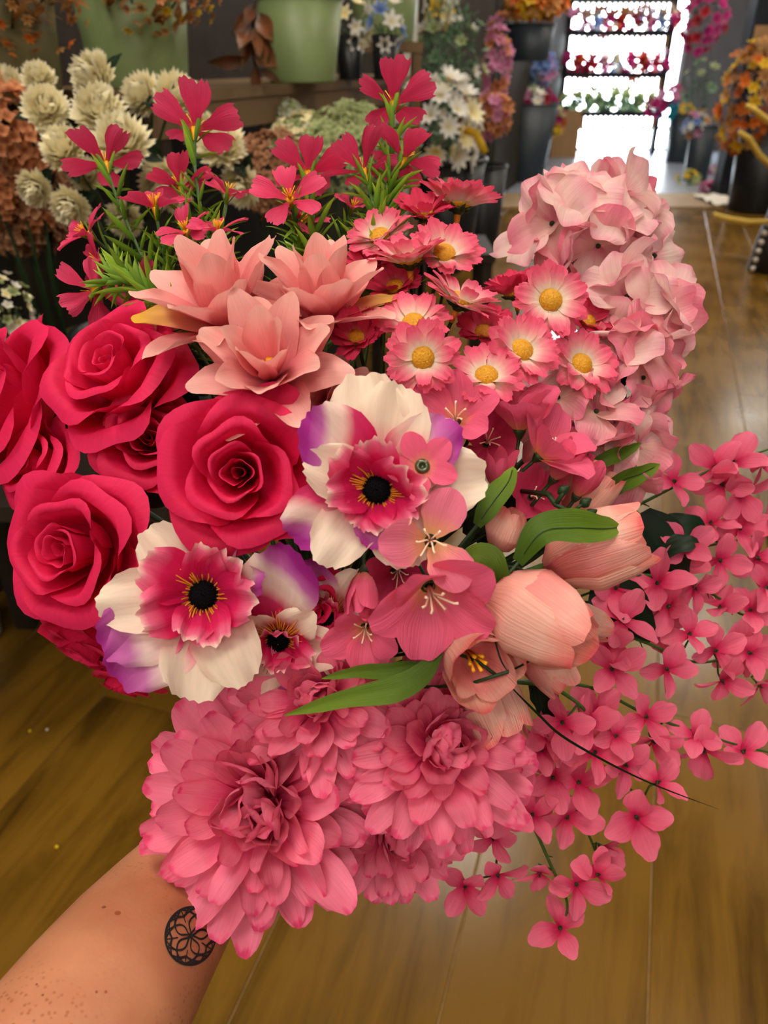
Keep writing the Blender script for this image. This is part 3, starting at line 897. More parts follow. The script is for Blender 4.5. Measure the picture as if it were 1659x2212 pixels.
def freesia(px, py, dz, face, roll, lp, label, sd=0, n=5, e0=38, mat='free', mode='open', W=.62):
    d = dome(px, py) + dz
    o, Mw, p, f = root_at('freesia', px, py, d, face, roll, label, 'freesia', 'pink freesias in the bouquet')
    L = lp * d / FPX
    rg = random.Random(sd + 400)
    if mode == 'open':
        for k in range(n):
            me = petal('freesia_petal_%d' % int(W * 100), L=1., W=W, prof=FP, c1=.75, c2=-1.25, cup=.22, crease=.05, ruf=.03, tip=.2, tk=2.3, serr=.012, sn=13, seed=rg.randrange(4), nu=12, nv=12)
            a = 2 * math.pi * k / n + rg.uniform(-.14, .14)
            link('petal', me, M[mat], o, pm(a, .06 * L, .02 * L * (k % 2), math.radians(e0 + (8 if k % 2 else -4) + rg.uniform(-6, 6)), L * rg.uniform(.94, 1.06), rg.uniform(-.25, .25)))
        mb = MB()
        for k in range(6):
            a = k * 1.047 + .3
            q = .04 + .05 * rg.random()
            h = rg.uniform(.34, .56)
            e = Vector((q * 2.6 * math.cos(a), q * 2.6 * math.sin(a) - .06, h))
            mb.tube([(0, 0, .02), (q * math.cos(a), q * math.sin(a), h * .55), e, e + Vector((.05 * math.cos(a), .05 * math.sin(a), .015))], [.02, .016, .016, .022], 6)
        link('stamens', mb.mesh('stamens'), M['ivory'], o, S(L))
    elif mode == 'back':      # seen with a green bead at the middle
        for k in range(n):
            me = petal('freesia_small', L=1., W=.72, prof=FP, c1=.3, c2=-.5, cup=.16, ruf=.03, tip=.2, tk=2., seed=rg.randrange(4), nu=10, nv=9)
            a = 2 * math.pi * k / n + rg.uniform(-.1, .1)
            link('petal', me, M[mat], o, pm(a, .08 * L, 0, math.radians(e0 + rg.uniform(-6, 6)), L, rg.uniform(-.2, .2)))
        mb = MB()
        q = .22
        mb.lathe([(q * .35, q * .55), (q * .45, q * .8), (q * .8, q * .75), (q, q * .35), (q * .9, -.05)], 18)
        mb.lathe([(q * .35, q * .55), (q * .3, q * .2), (0.001, q * .2)], 18)
        link('bead', mb.mesh('bead'), M['bead'], o, S(L))
    else:                     # half closed bud
        for k in range(n + 1):
            ring = k % 2
            rr = .30 if ring else .24
            me = wrap('freesia_bud_%d' % ring, rp=((0, .06), (.3, rr * .8), (.65, rr), (1, rr * (.75 if not ring else 1.05))), zp=((0, 0), (.4, .36), (1, .98)),
                      span=2.3, side=.42, sk=2., spiral=.12, ruf=.02, seed=rg.randrange(3), nu=10, nv=9)
            a = 2 * math.pi * k / (n + 1) * 1.5 + rg.uniform(-.2, .2)
            link('petal', me, M[mat], o, Rz(a) @ Rx(rg.uniform(-.1, .06)) @ S(L * rg.uniform(.9, 1.05)))
    calyx(o, L * .12, L * .2, 'calyx', .03 * L)
    add_stem(o, Mw, p - f * .12 * L, f, .0011, 'stem_dark')


# ---- tulips
def tulip(px, py, dz, face, roll, lp, label, sd=0, fat=.36, opn=0., mat='tulip'):
    d = dome(px, py) + dz
    o, Mw, p, f = root_at('tulip', px, py, d, face, roll, label, 'tulip', 'peach tulips in the bouquet')
    L = lp * d / FPX
    rg = random.Random(sd + 500)
    for k in range(6):
        ring = k % 2
        q = fat * (1.0 if ring else .88)
        key = 'tulip_%d_%d_%d' % (ring, int(fat * 100), int(opn * 100))
        me = wrap(key, rp=((0, .05), (.18, q * .62), (.45, q), (.75, q * (.86 + opn * .35)), (1, q * (.62 + opn * 1.0))),
                  zp=((0, 0), (.18, .12), (.45, .42), (.75, .74), (1, 1.0 - opn * .12)), span=2.25, side=.30, sk=2.4, spiral=.07, ruf=.016 + opn * .02, seed=rg.randrange(3),
                  nu=14, nv=12, point=.03, fr=.012)
        a = 2 * math.pi * k / 3 + (math.pi / 3 if ring else 0) + rg.uniform(-.12, .12)
        link('petal', me, M[mat if ring else 'tulip_deep'], o, Rz(a) @ Rx(rg.uniform(-.07, .04) - opn * .1) @ S(L * rg.uniform(.94, 1.05)))
    mb = MB()
    for k in range(6):
        a = k * 1.047
        mb.tube([(.02 * math.cos(a), .02 * math.sin(a), .1), (.08 * math.cos(a), .08 * math.sin(a), .42), (.12 * math.cos(a), .12 * math.sin(a), .56)], [.015, .02, .03], 5)
    link('stamens', mb.mesh('stamens'), M['gold'], o, S(L))
    add_stem(o, Mw, p, f, .0019, 'stem')


# ---- big mums
MP = [(0, .26), (.3, .56), (.6, .95), (.82, 1.0), (1, .8)]


def mum(px, py, dz, face, roll, rp, label, sd=0, n=96, tmax=118):
    d = dome(px, py) + dz
    o, Mw, p, f = root_at('chrysanthemum', px, py, d, face, roll, label, 'chrysanthemum', 'large pink chrysanthemums in the bouquet')
    R = rp * d / FPX
    rg = random.Random(sd + 600)
    for k in range(n):
        t = (k + .5) / n
        th = math.radians(tmax) * t ** .62
        a = k * 2.39996 + rg.uniform(-.12, .12)
        L = R * (.56 + .28 * min(1, t * 1.3)) * rg.uniform(.82, 1.12)
        v = rg.randrange(5)
        inn = t < .16
        key, w_, k1, k2, cu = ('mum_inner', .44, .7, .1, .38) if inn else ('mum_mid', .39, .45, .05, .34) if t < .45 else ('mum_petal', .36, .28, .0, .30)
        me = petal(key, L=1., W=w_, prof=MP, c1=k1, c2=k2, cup=cu, crease=-.03, ruf=.04, rf=1.5,
                   tip=.16, tk=2.8, serr=.02, sn=7, seed=v, nu=8, nv=9)
        q = th + rg.uniform(-.17, .17)
        link('petal', me, M['mum'], o, Rz(a) @ Rx(math.pi / 2 - q) @ T(0, R * (.13 + .05 * rg.random()), 0) @ Ry(rg.uniform(-.55, .55)) @ S(L))
    mb = MB()
    mb.lathe([(.001, -.2), (.14, -.16), (.22, 0), (.16, .14), (.001, .2)], 12)
    link('core', mb.mesh('core'), M['mum'], o, S(R))
    calyx(o, R * .2, R * .16, 'calyx', -.16 * R)
    add_stem(o, Mw, p - f * .25 * R, f, .0024, 'stem_dark')


# ---- hydrangea
HP = [(0, .22), (.22, .6), (.55, 1.), (.85, .98), (1, .8)]


def hydrangea(lobes, base, label, sd=0, group='pale pink hydrangeas in the bouquet'):
    """lobes: (px, py, depth, rx_px, ry_px, count, material)"""
    p = at(*base)
    f = (p - BIND).normalized()
    Mw = frame(p, f, 0)
    o = link('hydrangea', None, None, None, Mw)
    tag(o, label, 'hydrangea', group)
    inv = Mw.inverted()
    rg = random.Random(sd + 700)
    core = []
    for (px, py, d, rx, ry, n, mt) in lobes:
        c = at(px, py, d)
        s = d / FPX
        core.append(c)
        for k in range(n):
            z = 1 - 1.72 * (k + .5) / n           # mostly the side towards the viewer, some behind
            q = k * 2.39996 + rg.uniform(-.2, .2)
            rr = math.sqrt(max(0, 1 - z * z))
            nr = RT * (rr * math.cos(q)) + UP * (rr * math.sin(q)) - FW * z
            pos = c + RT * (rr * math.cos(q) * rx * s) + UP * (rr * math.sin(q) * ry * s) - FW * (z * min(rx, ry) * .75 * s)
            fc = (nr + Vector((rg.uniform(-.4, .4), rg.uniform(-.4, .4), rg.uniform(-.4, .4)))).normalized()
            Fm = inv @ frame(pos, fc, rg.uniform(0, 90))
            L = rg.uniform(86, 108) * s
            mb = MB()
            mb.lathe([(.001, -.02), (.045, .0), (.055, .05), (.03, .085), (.001, .09)], 8)
            loc = (inv @ frame(pos, fc, 0)).inverted() @ (inv @ (c + (pos - c) * .25))
            fl_ = link('floret', mb.mesh('floret'), M['calyx'], o, Fm)
            fl_.data.transform(S(L))
            m2 = MB()
            m2.tube([(0, 0, 0), (0, 0, -.25 * L), Fm.inverted() @ (inv @ (c + (pos - c) * .3))], .0007, 5)
            link('pedicel', m2.mesh('pedicel'), M['stem_dark'], fl_)
            for j in range(4):
                me = petal('hydrangea_petal', L=1., W=1.02, prof=HP, c1=.3, c2=-.7, cup=.14, ruf=.085, rf=1.5, tip=.2, tk=2.2, seed=rg.randrange(6), nu=10, nv=8)
                link('petal', me, M[mt if rg.random() > .25 else ('hyd' if mt == 'hyd_pink' else 'hyd_pink')], fl_,
                     pm(j * 1.5708 + rg.uniform(-.15, .15), .03 * L, .01 * L * (j % 2), math.radians(rg.uniform(0, 28)), L * rg.uniform(.9, 1.08), rg.uniform(-.3, .3)))
    pts = stem_path(core[-1], (core[0] - core[-1]).normalized() if len(core) > 1 else f, 12)
    mb = MB()
    mb.tube([inv @ q for q in core + pts[1:]], .0022, 6)
    link('stem', mb.mesh('stem'), M['stem_dark'], o)


# ---- trailing blossom sprays
SP = [(0, .28), (.25, .62), (.6, 1.), (.85, .92), (1, .66)]


def spray(pts, blos, label, sd=0, r=.0013, L0=64, leafs=0):
    """pts: (px,py,depth) from tip to the bouquet; blos: (px,py,dz,face,roll,len_px)"""
    w = [at(*q) for q in pts]
    root = w[-1]
    o = link('blossom_spray', None, None, None, T(*root))
    tag(o, label, 'blossom spray', 'trailing pink blossom sprays')
    rg = random.Random(sd + 800)
    # smooth the line
    ctr = []
    for i in range(len(w) - 1):
        p0, p1, p2, p3 = w[max(i - 1, 0)], w[i], w[i + 1], w[min(i + 2, len(w) - 1)]
        for k in range(6):
            t = k / 6
            ctr.append(.5 * ((2 * p1) + (p2 - p0) * t + (2 * p0 - 5 * p1 + 4 * p2 - p3) * t * t + (3 * p1 - p0 - 3 * p2 + p3) * t ** 3))
    ctr.append(w[-1])
    line = ctr[:]
    tail = stem_path(w[-1], (line[-1] - BIND).normalized() * .6 + (line[-2] - line[-1]).normalized() * .4, 8)
    allp = [q - root for q in line + tail[1:]]
    nn = len(line)
    mb = MB()
    mb.tube(allp, [r * (.55 + .55 * min(1, i / nn)) for i in range(len(allp))], 6)
    for i in range(4, nn - 2, 5):     # little nodes
        t = (line[i + 1] - line[i]).normalized()
        mb.tube([line[i] - root, line[i] - root - t * .004 + t.orthogonal() * .0035], [r * .7, .0003], 4)
    link('stem', mb.mesh('stem'), M['stem'], o)
    for (px, py, dz, face, roll, lp) in blos:
        best = min(range(nn), key=lambda i: ((((line[i] - CAM).dot(RT) / (line[i] - CAM).dot(FW)) * FPX + 829.5 - px) ** 2 + ((1106 - (line[i] - CAM).dot(UP) / (line[i] - CAM).dot(FW) * FPX) - py) ** 2))
        dd = (line[best] - CAM).dot(FW) + dz
        p = at(px, py, dd)
        f = cdir(*face)
        Mw = T(*(-root)) @ frame(p, f, roll)
        L = lp * dd / FPX
        mb = MB()
        mb.lathe([(.001, -.16), (.05, -.12), (.075, 0), (.05, .05), (.001, .07)], 8)
        for k in range(3):
            a = k * 2.1
            mb.tube([(0, 0, .03), (.03 * math.cos(a), .03 * math.sin(a), .16)], [.02, .012], 4)
        me = mb.mesh('blossom'); me.transform(S(L))
        b = link('blossom', me, M['calyx'], o, Mw)
        q = frame(p, f, roll).inverted() @ line[best]
        m2 = MB()
        m2.tube([(0, 0, -.1 * L), (0, 0, -.1 * L - min(q.length * .3, .006)), q], [.0009, .0007, .0008], 5)
        link('pedicel', m2.mesh('pedicel'), M['stem'], b)
        for j in range(4):
            me = petal('forsythia_petal', L=1., W=.68, prof=SP, c1=.35, c2=-.75, cup=.2, crease=.08, ruf=.03, tip=.2, tk=2.2, twist=.06, seed=rg.randrange(5), nu=8, nv=9)
            link('petal', me, M['for'], b, pm(j * 1.5708 + rg.uniform(-.2, .2), .03 * L, 0, math.radians(rg.uniform(0, 42)), L * rg.uniform(.86, 1.12), rg.uniform(-.55, .55)))


# ---- blades and broad leaves
def leaf(name, pts, w, label, mat='leaf', fold=.25, sd=0, cat='leaf', prof=None, group='green leaves in the bouquet', wire=False):
    """pts: (px,py,depth) base to tip; w: width in px"""
    P = [at(*q) for q in pts]
    fine = []
    for i in range(len(P) - 1):
        p0, p1, p2, p3 = P[max(i - 1, 0)], P[i], P[i + 1], P[min(i + 2, len(P) - 1)]
        for k in range(6):
            t = k / 6
            fine.append(.5 * ((2 * p1) + (p2 - p0) * t + (2 * p0 - 5 * p1 + 4 * p2 - p3) * t * t + (3 * p1 - p0 - 3 * p2 + p3) * t ** 3))
    fine.append(P[-1])
    root = P[0]
    prof = prof or [(0, .35), (.25, .9), (.5, 1.), (.8, .6), (1, .05)]
    vs, fs, uvs = [], [], []
    nu = 6
    m = len(fine)
    for j, c in enumerate(fine):
        v = j / (m - 1)
        t = (fine[min(j + 1, m - 1)] - fine[max(j - 1, 0)]).normalized()
        view = (CAM - c).normalized()
        side = t.cross(view).normalized()
        nrm = side.cross(t).normalized()
        tw = .5 * math.sin(2.2 * v + sd)
        side, nrm = side * math.cos(tw) + nrm * math.sin(tw), nrm * math.cos(tw) - side * math.sin(tw)
        hw = w * .5 * interp(prof, v) * scale_at(c)
        for i in range(nu + 1):
            u = -1 + 2 * i / nu
            vs.append(c - root + side * hw * u + nrm * hw * fold * abs(u))
            uvs.append((i / nu, v))
    for j in range(m - 1):
        for i in range(nu):
            k = j * (nu + 1) + i
            fs.append((k, k + 1, k + nu + 2, k + nu + 1))
    o = link(name, None, None, None, T(*root))
    tag(o, label, cat, group)
    link('blade', mesh_from('blade', vs, fs, uvs), M[mat], o)
    pth = stem_path(root, (fine[0] - fine[2]).normalized() * -1, 8)
    mb = MB(); mb.tube([q - root for q in pth], .001, 5)
    link('stem', mb.mesh('stem'), M['stem_dark'], o)
    if wire:
        mb = MB(); mb.tube([q - root + (CAM - q).normalized() * .0008 for q in fine[2:-2]], .0003, 4)
        link('midrib', mb.mesh('midrib'), M['stem_dark'], o)


# ------------------------------------------------------------------ place the flowers
for i, a in enumerate([
    (525, 1020, -.012, (.04, -.06, 1), 20, 150, 'hot pink rose, fully open, touching the anemone with the round black centre'),
    (190, 1185, -.004, (-.30, -.02, 1), 150, 152, 'hot pink rose, wide open, lowest and largest at the far edge'),
    (275, 825, .012, (-.30, .42, .85), 70, 142, 'hot pink rose tilted upward directly below the salmon lily'),
    (60, 880, .045, (-.62, .30, .65), 10, 165, 'hot pink rose cut off by the frame edge, broad smooth petals'),
    (330, 955, .030, (.12, .10, 1), 200, 100, 'small hot pink rose wedged between three larger roses'),
    (105, 1010, .040, (-.55, .25, .8), 90, 96, 'hot pink rose half hidden behind the lowest rose'),
    (215, 1345, .050, (-.35, -.75, .45), 30, 118, 'hot pink rose hanging under the lowest rose, seen from its side'),
    (665, 1300, .030, (.40, -.25, .85), 120, 80, 'crimson rose petals showing between the two anemones'),
    (285, 1440, .075, (-.2, -.9, .3), 30, 80, 'hot pink rose tip peeking from under the purple tipped anemone'),
]): rose(*a, sd=i)

for i, a in enumerate([
    (500, 715, .006, (-.22, .78, .62), 0, 215, 'salmon lily opening upward, leftmost of the three big lilies'),
    (695, 700, .010, (.08, .80, .58), 20, 188, 'salmon lily opening upward beside the daisies'),
    (588, 822, -.010, (-.04, .42, .92), 8, 188, 'salmon lily facing out with a golden throat, lowest of the lilies'),
    (715, 870, .050, (.35, .0, .9), 40, 115, 'small salmon lily tucked above the round black centred anemone'),
    (640, 905, .075, (.0, -.2, .9), 15, 105, 'small salmon lily hanging down behind the open rose'),
    (385, 740, .050, (-.6, .45, .5), 15, 110, 'pale salmon lily half hidden behind roses and bigger lilies'),
]): lily(*a, sd=i, gold=((2,), (6, 5), (), (3,), (0,), (1,))[i])

for i, a in enumerate([
    (1187, 652, -.006, (.05, .12, 1), 10, 84, 'pink daisy facing out with a big yellow disc against the hydrangea', 'daisy', 10),
    (913, 775, -.014, (.0, -.05, 1), 0, 84, 'pink daisy facing out, lowest beside the white anemone petal', 'daisy', 12),
    (894, 705, .000, (-.05, .62, .75), 0, 84, 'pink daisy leaning up, half covered by the daisy below it', 'daisy', 16),
    (1123, 762, -.006, (.18, .35, .92), 0, 86, 'pink daisy with yellow disc just under the topmost facing daisy', 'daisy', 16),
    (1050, 818, -.004, (-.02, .50, .85), 0, 84, 'pink daisy leaning up beside the big pink freesia petal', 'daisy', 14),
    (1250, 792, .004, (.35, .30, .85), 0, 84, 'pink daisy with small disc, farthest along toward the hydrangea', 'daisy', 18),
    (990, 660, .004, (.32, .72, .38), 20, 92, 'pink daisy in profile with its stem collar showing', 'daisy', 18),
    (885, 572, .006, (-.10, .80, .42), 0, 92, 'pink daisy in profile, broad fan of upright petals', 'daisy', 26),
    (957, 556, .012, (.15, .52, .85), 0, 86, 'pink daisy with orange disc behind the upright profile daisy', 'daisy', 20),
    (822, 518, .030, (-.25, .58, .75), 0, 76, 'pale pink daisy beside the green needle foliage', 'daisy', 18),
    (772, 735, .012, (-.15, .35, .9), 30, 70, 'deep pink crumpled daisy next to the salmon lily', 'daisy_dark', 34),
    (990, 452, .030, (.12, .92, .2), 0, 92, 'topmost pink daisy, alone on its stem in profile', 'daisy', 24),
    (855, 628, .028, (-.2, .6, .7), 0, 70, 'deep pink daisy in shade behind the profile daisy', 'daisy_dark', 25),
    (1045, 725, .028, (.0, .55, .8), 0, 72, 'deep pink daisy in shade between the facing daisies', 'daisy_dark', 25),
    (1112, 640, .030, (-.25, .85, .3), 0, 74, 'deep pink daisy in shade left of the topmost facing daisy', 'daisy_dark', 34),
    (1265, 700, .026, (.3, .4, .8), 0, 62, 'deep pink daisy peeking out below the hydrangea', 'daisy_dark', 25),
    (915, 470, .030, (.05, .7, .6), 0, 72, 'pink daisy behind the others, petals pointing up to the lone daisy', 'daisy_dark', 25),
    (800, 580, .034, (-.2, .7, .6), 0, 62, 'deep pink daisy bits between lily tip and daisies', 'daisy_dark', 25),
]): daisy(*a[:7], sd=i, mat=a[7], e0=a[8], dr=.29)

for i, a in enumerate([
    (228, 355, .025, (-.28, .72, -.30), 5, 88, 'deep pink dianthus, upper one nearest the cream mums, seen from below'),
    (422, 282, .025, (-.05, .75, -.35), 0, 98, 'deep pink dianthus, tall one before the cream mums, petals spread wide'),
    (392, 405, .030, (-.20, .80, -.2), 40, 76, 'deep pink dianthus in profile under the tall one'),
    (492, 420, .040, (.25, .9, .2), 20, 62, 'dark pink dianthus turned away beside the tall stem'),
    (335, 450, .012, (-.05, .90, .40), 15, 74, 'deep pink dianthus in flat profile above the leftward foliage'),
    (190, 505, .015, (-.62, .45, .62), 0, 66, 'deep pink dianthus showing a tuft of yellow stamens at the outer edge'),
    (402, 500, .010, (-.15, .62, .75), 25, 64, 'deep pink dianthus with amber middle just above the salmon lily'),
    (470, 500, .012, (.15, .80, .55), 0, 64, 'deep pink dianthus touching the tip of the salmon lily'),
    (627, 432, .005, (-.05, .30, .95), 12, 78, 'deep pink dianthus facing out with yellow stamens between both sprays'),
    (665, 375, .030, (-.10, .72, -.25), 0, 86, 'deep pink dianthus standing behind the facing dianthus'),
    (785, 370, .030, (-.22, .75, -.25), 0, 86, 'deep pink dianthus left of the tallest stem'),
    (850, 225, .035, (.02, .72, -.40), 0, 92, 'topmost deep pink dianthus on the tallest green stem'),
    (872, 345, .035, (.28, .70, -.25), 0, 86, 'deep pink dianthus right of the tallest stem'),
    (205, 628, .020, (-.55, -.10, -.55), 10, 84, 'deep pink dianthus seen from behind at the lowest left edge'),
    (215, 565, .030, (-.75, .10, .45), 40, 58, 'deep pink dianthus crowded between two others at the left edge'),
    (318, 620, .030, (-.70, .35, .15), 30, 62, 'dark pink dianthus in shade beside the salmon lily'),
    (655, 480, .040, (.2, .5, .6), 30, 55, 'deep pink dianthus sunk in the needle foliage'),
    (760, 450, .050, (.3, .6, .5), 30, 50, 'deep pink dianthus deep inside the tall foliage'),
]): dianthus(*a, sd=i, nleaf=62 if i in (4, 5, 6, 8, 10, 11, 12, 13) else 42, reach=.36 if i in (11, 1, 0) else .27)

anemone(815, 1058, -.020, (-.02, -.02, 1), 0, 205, 'white and purple anemone with its round black centre in full view', 0,
        [(40, 24, 1.05, 'S'), (66, 30, .80, 'w'), (-12, 14, 1.08, 'w'), (8, 4, 1.18, 'w'), (-50, 14, 1.02, 'p'), (-82, 6, 1.10, 'w'), (116, 10, 1.0, 'S'), (142, 16, .92, 'w'),
         (178, 34, .62, 'p'), (206, 12, .84, 'w')], 8, 54, .57)
anemone(440, 1285, -.014, (.18, .10, 1), 0, 205, 'white and purple anemone with amber stamens fanning beside its black centre', 1,
        [(118, 14, 1.08, 'p'), (136, 8, 1.16, 'p'), (95, 20, 1.00, 'w'), (176, 14, 1.04, 'w'), (205, 18, .98, 'w'), (-78, 66, .58, 'p', .36), (40, 12, .85, 'w'), (-10, 14, .80, 'p')], 7, 46, .64)
anemone(600, 1375, .018, (.15, -.30, .95), 30, 170, 'white and purple anemone half hidden, curled white petals above the mums', 2,
        [(-28, 20, 1.35, 's'), (20, 40, .7, 'w'), (60, 30, .8, 'w'), (-70, 40, .7, 'w'), (180, 20, .8, 'p'), (230, 24, .8, 'w'), (130, 26, .7, 'w')], 5, 60)
anemone(705, 1330, .030, (.1, -.1, 1), 80, 130, 'small anemone with a purple and white petal beside the freesia bud', 3,
        [(-60, 20, 1.0, 'p'), (0, 20, 1.0, 'w'), (60, 20, 1.0, 'p'), (120, 20, 1., 'w'), (180, 20, 1., 'p'), (240, 20, 1., 'w')], 4, 60)

for i, a in enumerate([
    (928, 1168, -.034, (.02, .05, 1), -25, 128, 'open peach pink freesia with white stamens beside the black centred anemone', 3, 24, 'free_pale', 'open', .78),
    (925, 1262, -.024, (.15, -.55, .82), 180, 165, 'open pink freesia with long stamens, lowest of the freesias', 5, 36, 'free', 'open', .78),
    (912, 1008, -.036, (.0, .12, 1), 30, 76, 'small pink freesia with a round green bead in its middle', 5, 14, 'free', 'back', .62),
    (948, 1082, -.012, (.05, .3, .9), 0, 70, 'small pink freesia bud under the bead centred one', 5, 30, 'free', 'bud', .62),
    (785, 1235, -.004, (-.05, -.85, .5), 0, 105, 'closed pink freesia bud hanging beneath the black centred anemone', 4, 30, 'free', 'bud', .62),
    (790, 1350, .004, (-.05, -.40, .92), 180, 100, 'open pink freesia with pale stamens beside the green blade tips', 5, 34, 'free', 'open', .78),
    (985, 915, .002, (-.20, .40, .9), 0, 112, 'open pink freesia with ivory stamens just under the daisies', 5, 36, 'free', 'open', .78),
    (1122, 930, .000, (-.05, .92, .42), 20, 122, 'pink freesia standing upright with a green calyx below the daisies', 5, 48, 'free', 'open', .78),
    (1165, 985, -.004, (.55, .55, .62), 40, 122, 'pink freesia leaning to the hydrangea, stamens poking out', 5, 44, 'free', 'open', .78),
    (1195, 1035, -.002, (.50, .80, .5), 0, 98, 'closed pink freesia bud, upper of the two on green stalks', 5, 44, 'free', 'bud', .62),
    (1245, 1072, .000, (.40, .85, .5), 0, 98, 'closed pink freesia bud, lower of the two on green stalks', 5, 44, 'free', 'bud', .62),
    (1068, 1050, .006, (.08, .75, .65), 0, 100, 'round pink freesia bud right of the bead centred freesia', 5, 44, 'free', 'bud', .62),
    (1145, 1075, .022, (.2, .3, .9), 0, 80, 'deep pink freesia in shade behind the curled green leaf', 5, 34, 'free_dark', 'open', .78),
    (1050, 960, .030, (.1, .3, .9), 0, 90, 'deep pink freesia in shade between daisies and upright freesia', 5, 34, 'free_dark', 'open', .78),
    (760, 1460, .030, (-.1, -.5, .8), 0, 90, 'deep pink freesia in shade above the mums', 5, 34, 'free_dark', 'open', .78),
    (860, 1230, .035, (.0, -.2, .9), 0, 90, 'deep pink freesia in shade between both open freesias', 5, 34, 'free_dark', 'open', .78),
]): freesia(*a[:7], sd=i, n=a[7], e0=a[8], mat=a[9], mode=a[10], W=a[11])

for i, a in enumerate([
    (1075, 1190, .004, (.35, .90, .35), 20, 100, 'small peach tulip peeping over the curled green leaf', .42, .0),
    (1175, 1222, .000, (.93, .36, .25), 10, 232, 'large peach tulip pointing sideways past the broad green leaf', .37, .05),
    (1062, 1275, -.016, (.80, -.42, .55), 60, 232, 'largest peach tulip, plump and closed, in the middle of the tulips', .44, -.05),
    (1215, 1330, .024, (.92, -.25, .2), 0, 105, 'small pointed peach tulip behind the plump one', .36, -.1),
    (1005, 1400, -.010, (.22, -.22, .95), 0, 150, 'open peach tulip showing orange stamens', .46, .42),
    (1030, 1450, .018, (.35, -.85, .42), 30, 165, 'peach tulip hanging down just above the mums', .42, .18),
    (1140, 1385, .022, (.60, -.75, .3), 30, 130, 'peach tulip drooping under the plump tulip', .40, .05),
    (1225, 1110, .030, (.60, .70, .3), 0, 130, 'pale peach tulip behind the freesia stalks', .40, .05),
]): tulip(*a[:7], sd=i, fat=a[7], opn=a[8])

for i, a in enumerate([
    (568, 1735, .0, (-.02, .28, .92), 63, 282, 'largest pink chrysanthemum, right above the forearm', 140),
    (945, 1610, .008, (.14, .34, .90), 40, 228, 'pink chrysanthemum at the lower side beside the trailing sprays', 124),
    (690, 1515, .024, (-.08, .30, .92), 80, 205, 'pink chrysanthemum behind the long green blades', 104),
    (845, 1770, .045, (.10, .10, .95), 20, 190, 'pink chrysanthemum in shade beneath the two front ones', 92),
    (490, 1530, .058, (-.40, .10, .85), 20, 120, 'pink chrysanthemum half hidden under the anemones', 60),
]): mum(*a[:7], sd=i, n=a[7])

hydrangea([(1280, 484, .545, 100, 80, 13, 'hyd'), (1180, 560, .555, 50, 64, 4, 'hyd'), (1370, 560, .57, 46, 40, 3, 'hyd')], (1285, 560, .56),
          'pale pink hydrangea head standing highest, dark twigs showing between florets', 0)
hydrangea([(1370, 690, .520, 66, 84, 12, 'hyd'), (1345, 830, .505, 72, 100, 13, 'hyd_pink'), (1240, 900, .485, 74, 74, 8, 'hyd_pink'), (1330, 975, .50, 60, 54, 6, 'hyd_pink')], (1300, 900, .52),
          'pale pink hydrangea drooping along the outer side below the highest head', 1)

FT = (0, 0, 1)
rb = random.Random(5)


def bl(px, py, a=0., b=0., dz=-.006, lp=None, roll=None):
    return (px, py, dz, (a, b, .8), rb.uniform(0, 90) if roll is None else roll, lp or rb.uniform(62, 76))


spray([(1680, 965, .60), (1600, 990, .58), (1500, 1030, .56), (1400, 1080, .545), (1340, 1110, .53)],
      [bl(1456, 1040, .1, .1, roll=0), bl(1585, 1000, -.3, .9), bl(1560, 1045, -.2, -.5), bl(1645, 1005, .6, -.3), bl(1600, 1065, .4, -.4), bl(1545, 1010, -.7, .3)],
      'topmost pink blossom spray reaching out past the hydrangea', 0)
spray([(1700, 1140, .60), (1600, 1165, .58), (1500, 1185, .56), (1400, 1215, .54), (1320, 1240, .53)],
      [bl(1598, 1142, .0, .2, lp=72), bl(1480, 1180, -.2, .2), bl(1650, 1130, .5, .4), bl(1555, 1210, .0, -.3), bl(1635, 1205, .3, -.3), bl(1535, 1130, -.2, .6)],
      'pink blossom spray running out level with the large sideways tulip', 1)
spray([(1690, 1330, .59), (1610, 1330, .575), (1550, 1290, .56), (1470, 1250, .545), (1330, 1240, .53)],
      [bl(1555, 1312, -.3, .8), bl(1620, 1318, .2, .2), bl(1420, 1260, -.3, .4), bl(1500, 1270, .3, -.4), bl(1445, 1310, -.8, -.2), bl(1590, 1395, .1, -.3), bl(1655, 1270, .3, .5)],
      'pink blossom spray beneath the level one, bending gently down', 2)
spray([(1700, 1440, .58), (1600, 1420, .565), (1500, 1430, .55), (1400, 1390, .535), (1290, 1350, .52)],
      [bl(1545, 1405, 0, .1, lp=72), bl(1440, 1445, 0, -.1, lp=70), bl(1345, 1340, -.1, .4), bl(1618, 1410, .2, 0, lp=68), bl(1315, 1385, -.2, .1), bl(1490, 1370, -.2, .7), bl(1560, 1470, .1, -.6), bl(1640, 1480, .4, -.6)],
      'pink blossom spray with many open flowers level with the small tulip', 3)
spray([(1660, 1625, .56), (1580, 1605, .55), (1500, 1580, .54), (1400, 1545, .53), (1290, 1490, .515), (1200, 1470, .50)],
      [bl(1322, 1445, 0, .1, lp=74, roll=35), bl(1395, 1548, .05, .1, lp=74, roll=20), bl(1500, 1590, .1, .8), bl(1605, 1625, .2, .9), bl(1410, 1600, .1, -.4), bl(1290, 1540, -.3, -.2), bl(1520, 1620, -.3, -.5)],
      'pink blossom spray whose tip points out level with the mums', 4)
spray([(1400, 1740, .52), (1350, 1690, .515), (1300, 1600, .505), (1260, 1530, .495), (1190, 1480, .485)],
      [bl(1375, 1765, .0, .0, lp=84, roll=15), bl(1285, 1625, -.05, .15, lp=72), bl(1350, 1650, .2, -.3), bl(1270, 1560, -.5, .4), bl(1420, 1690, .6, .7), bl(1330, 1590, .2, .3), bl(1215, 1560, -.3, .2)],
      'pink blossom spray ending in the biggest open blossom', 5)
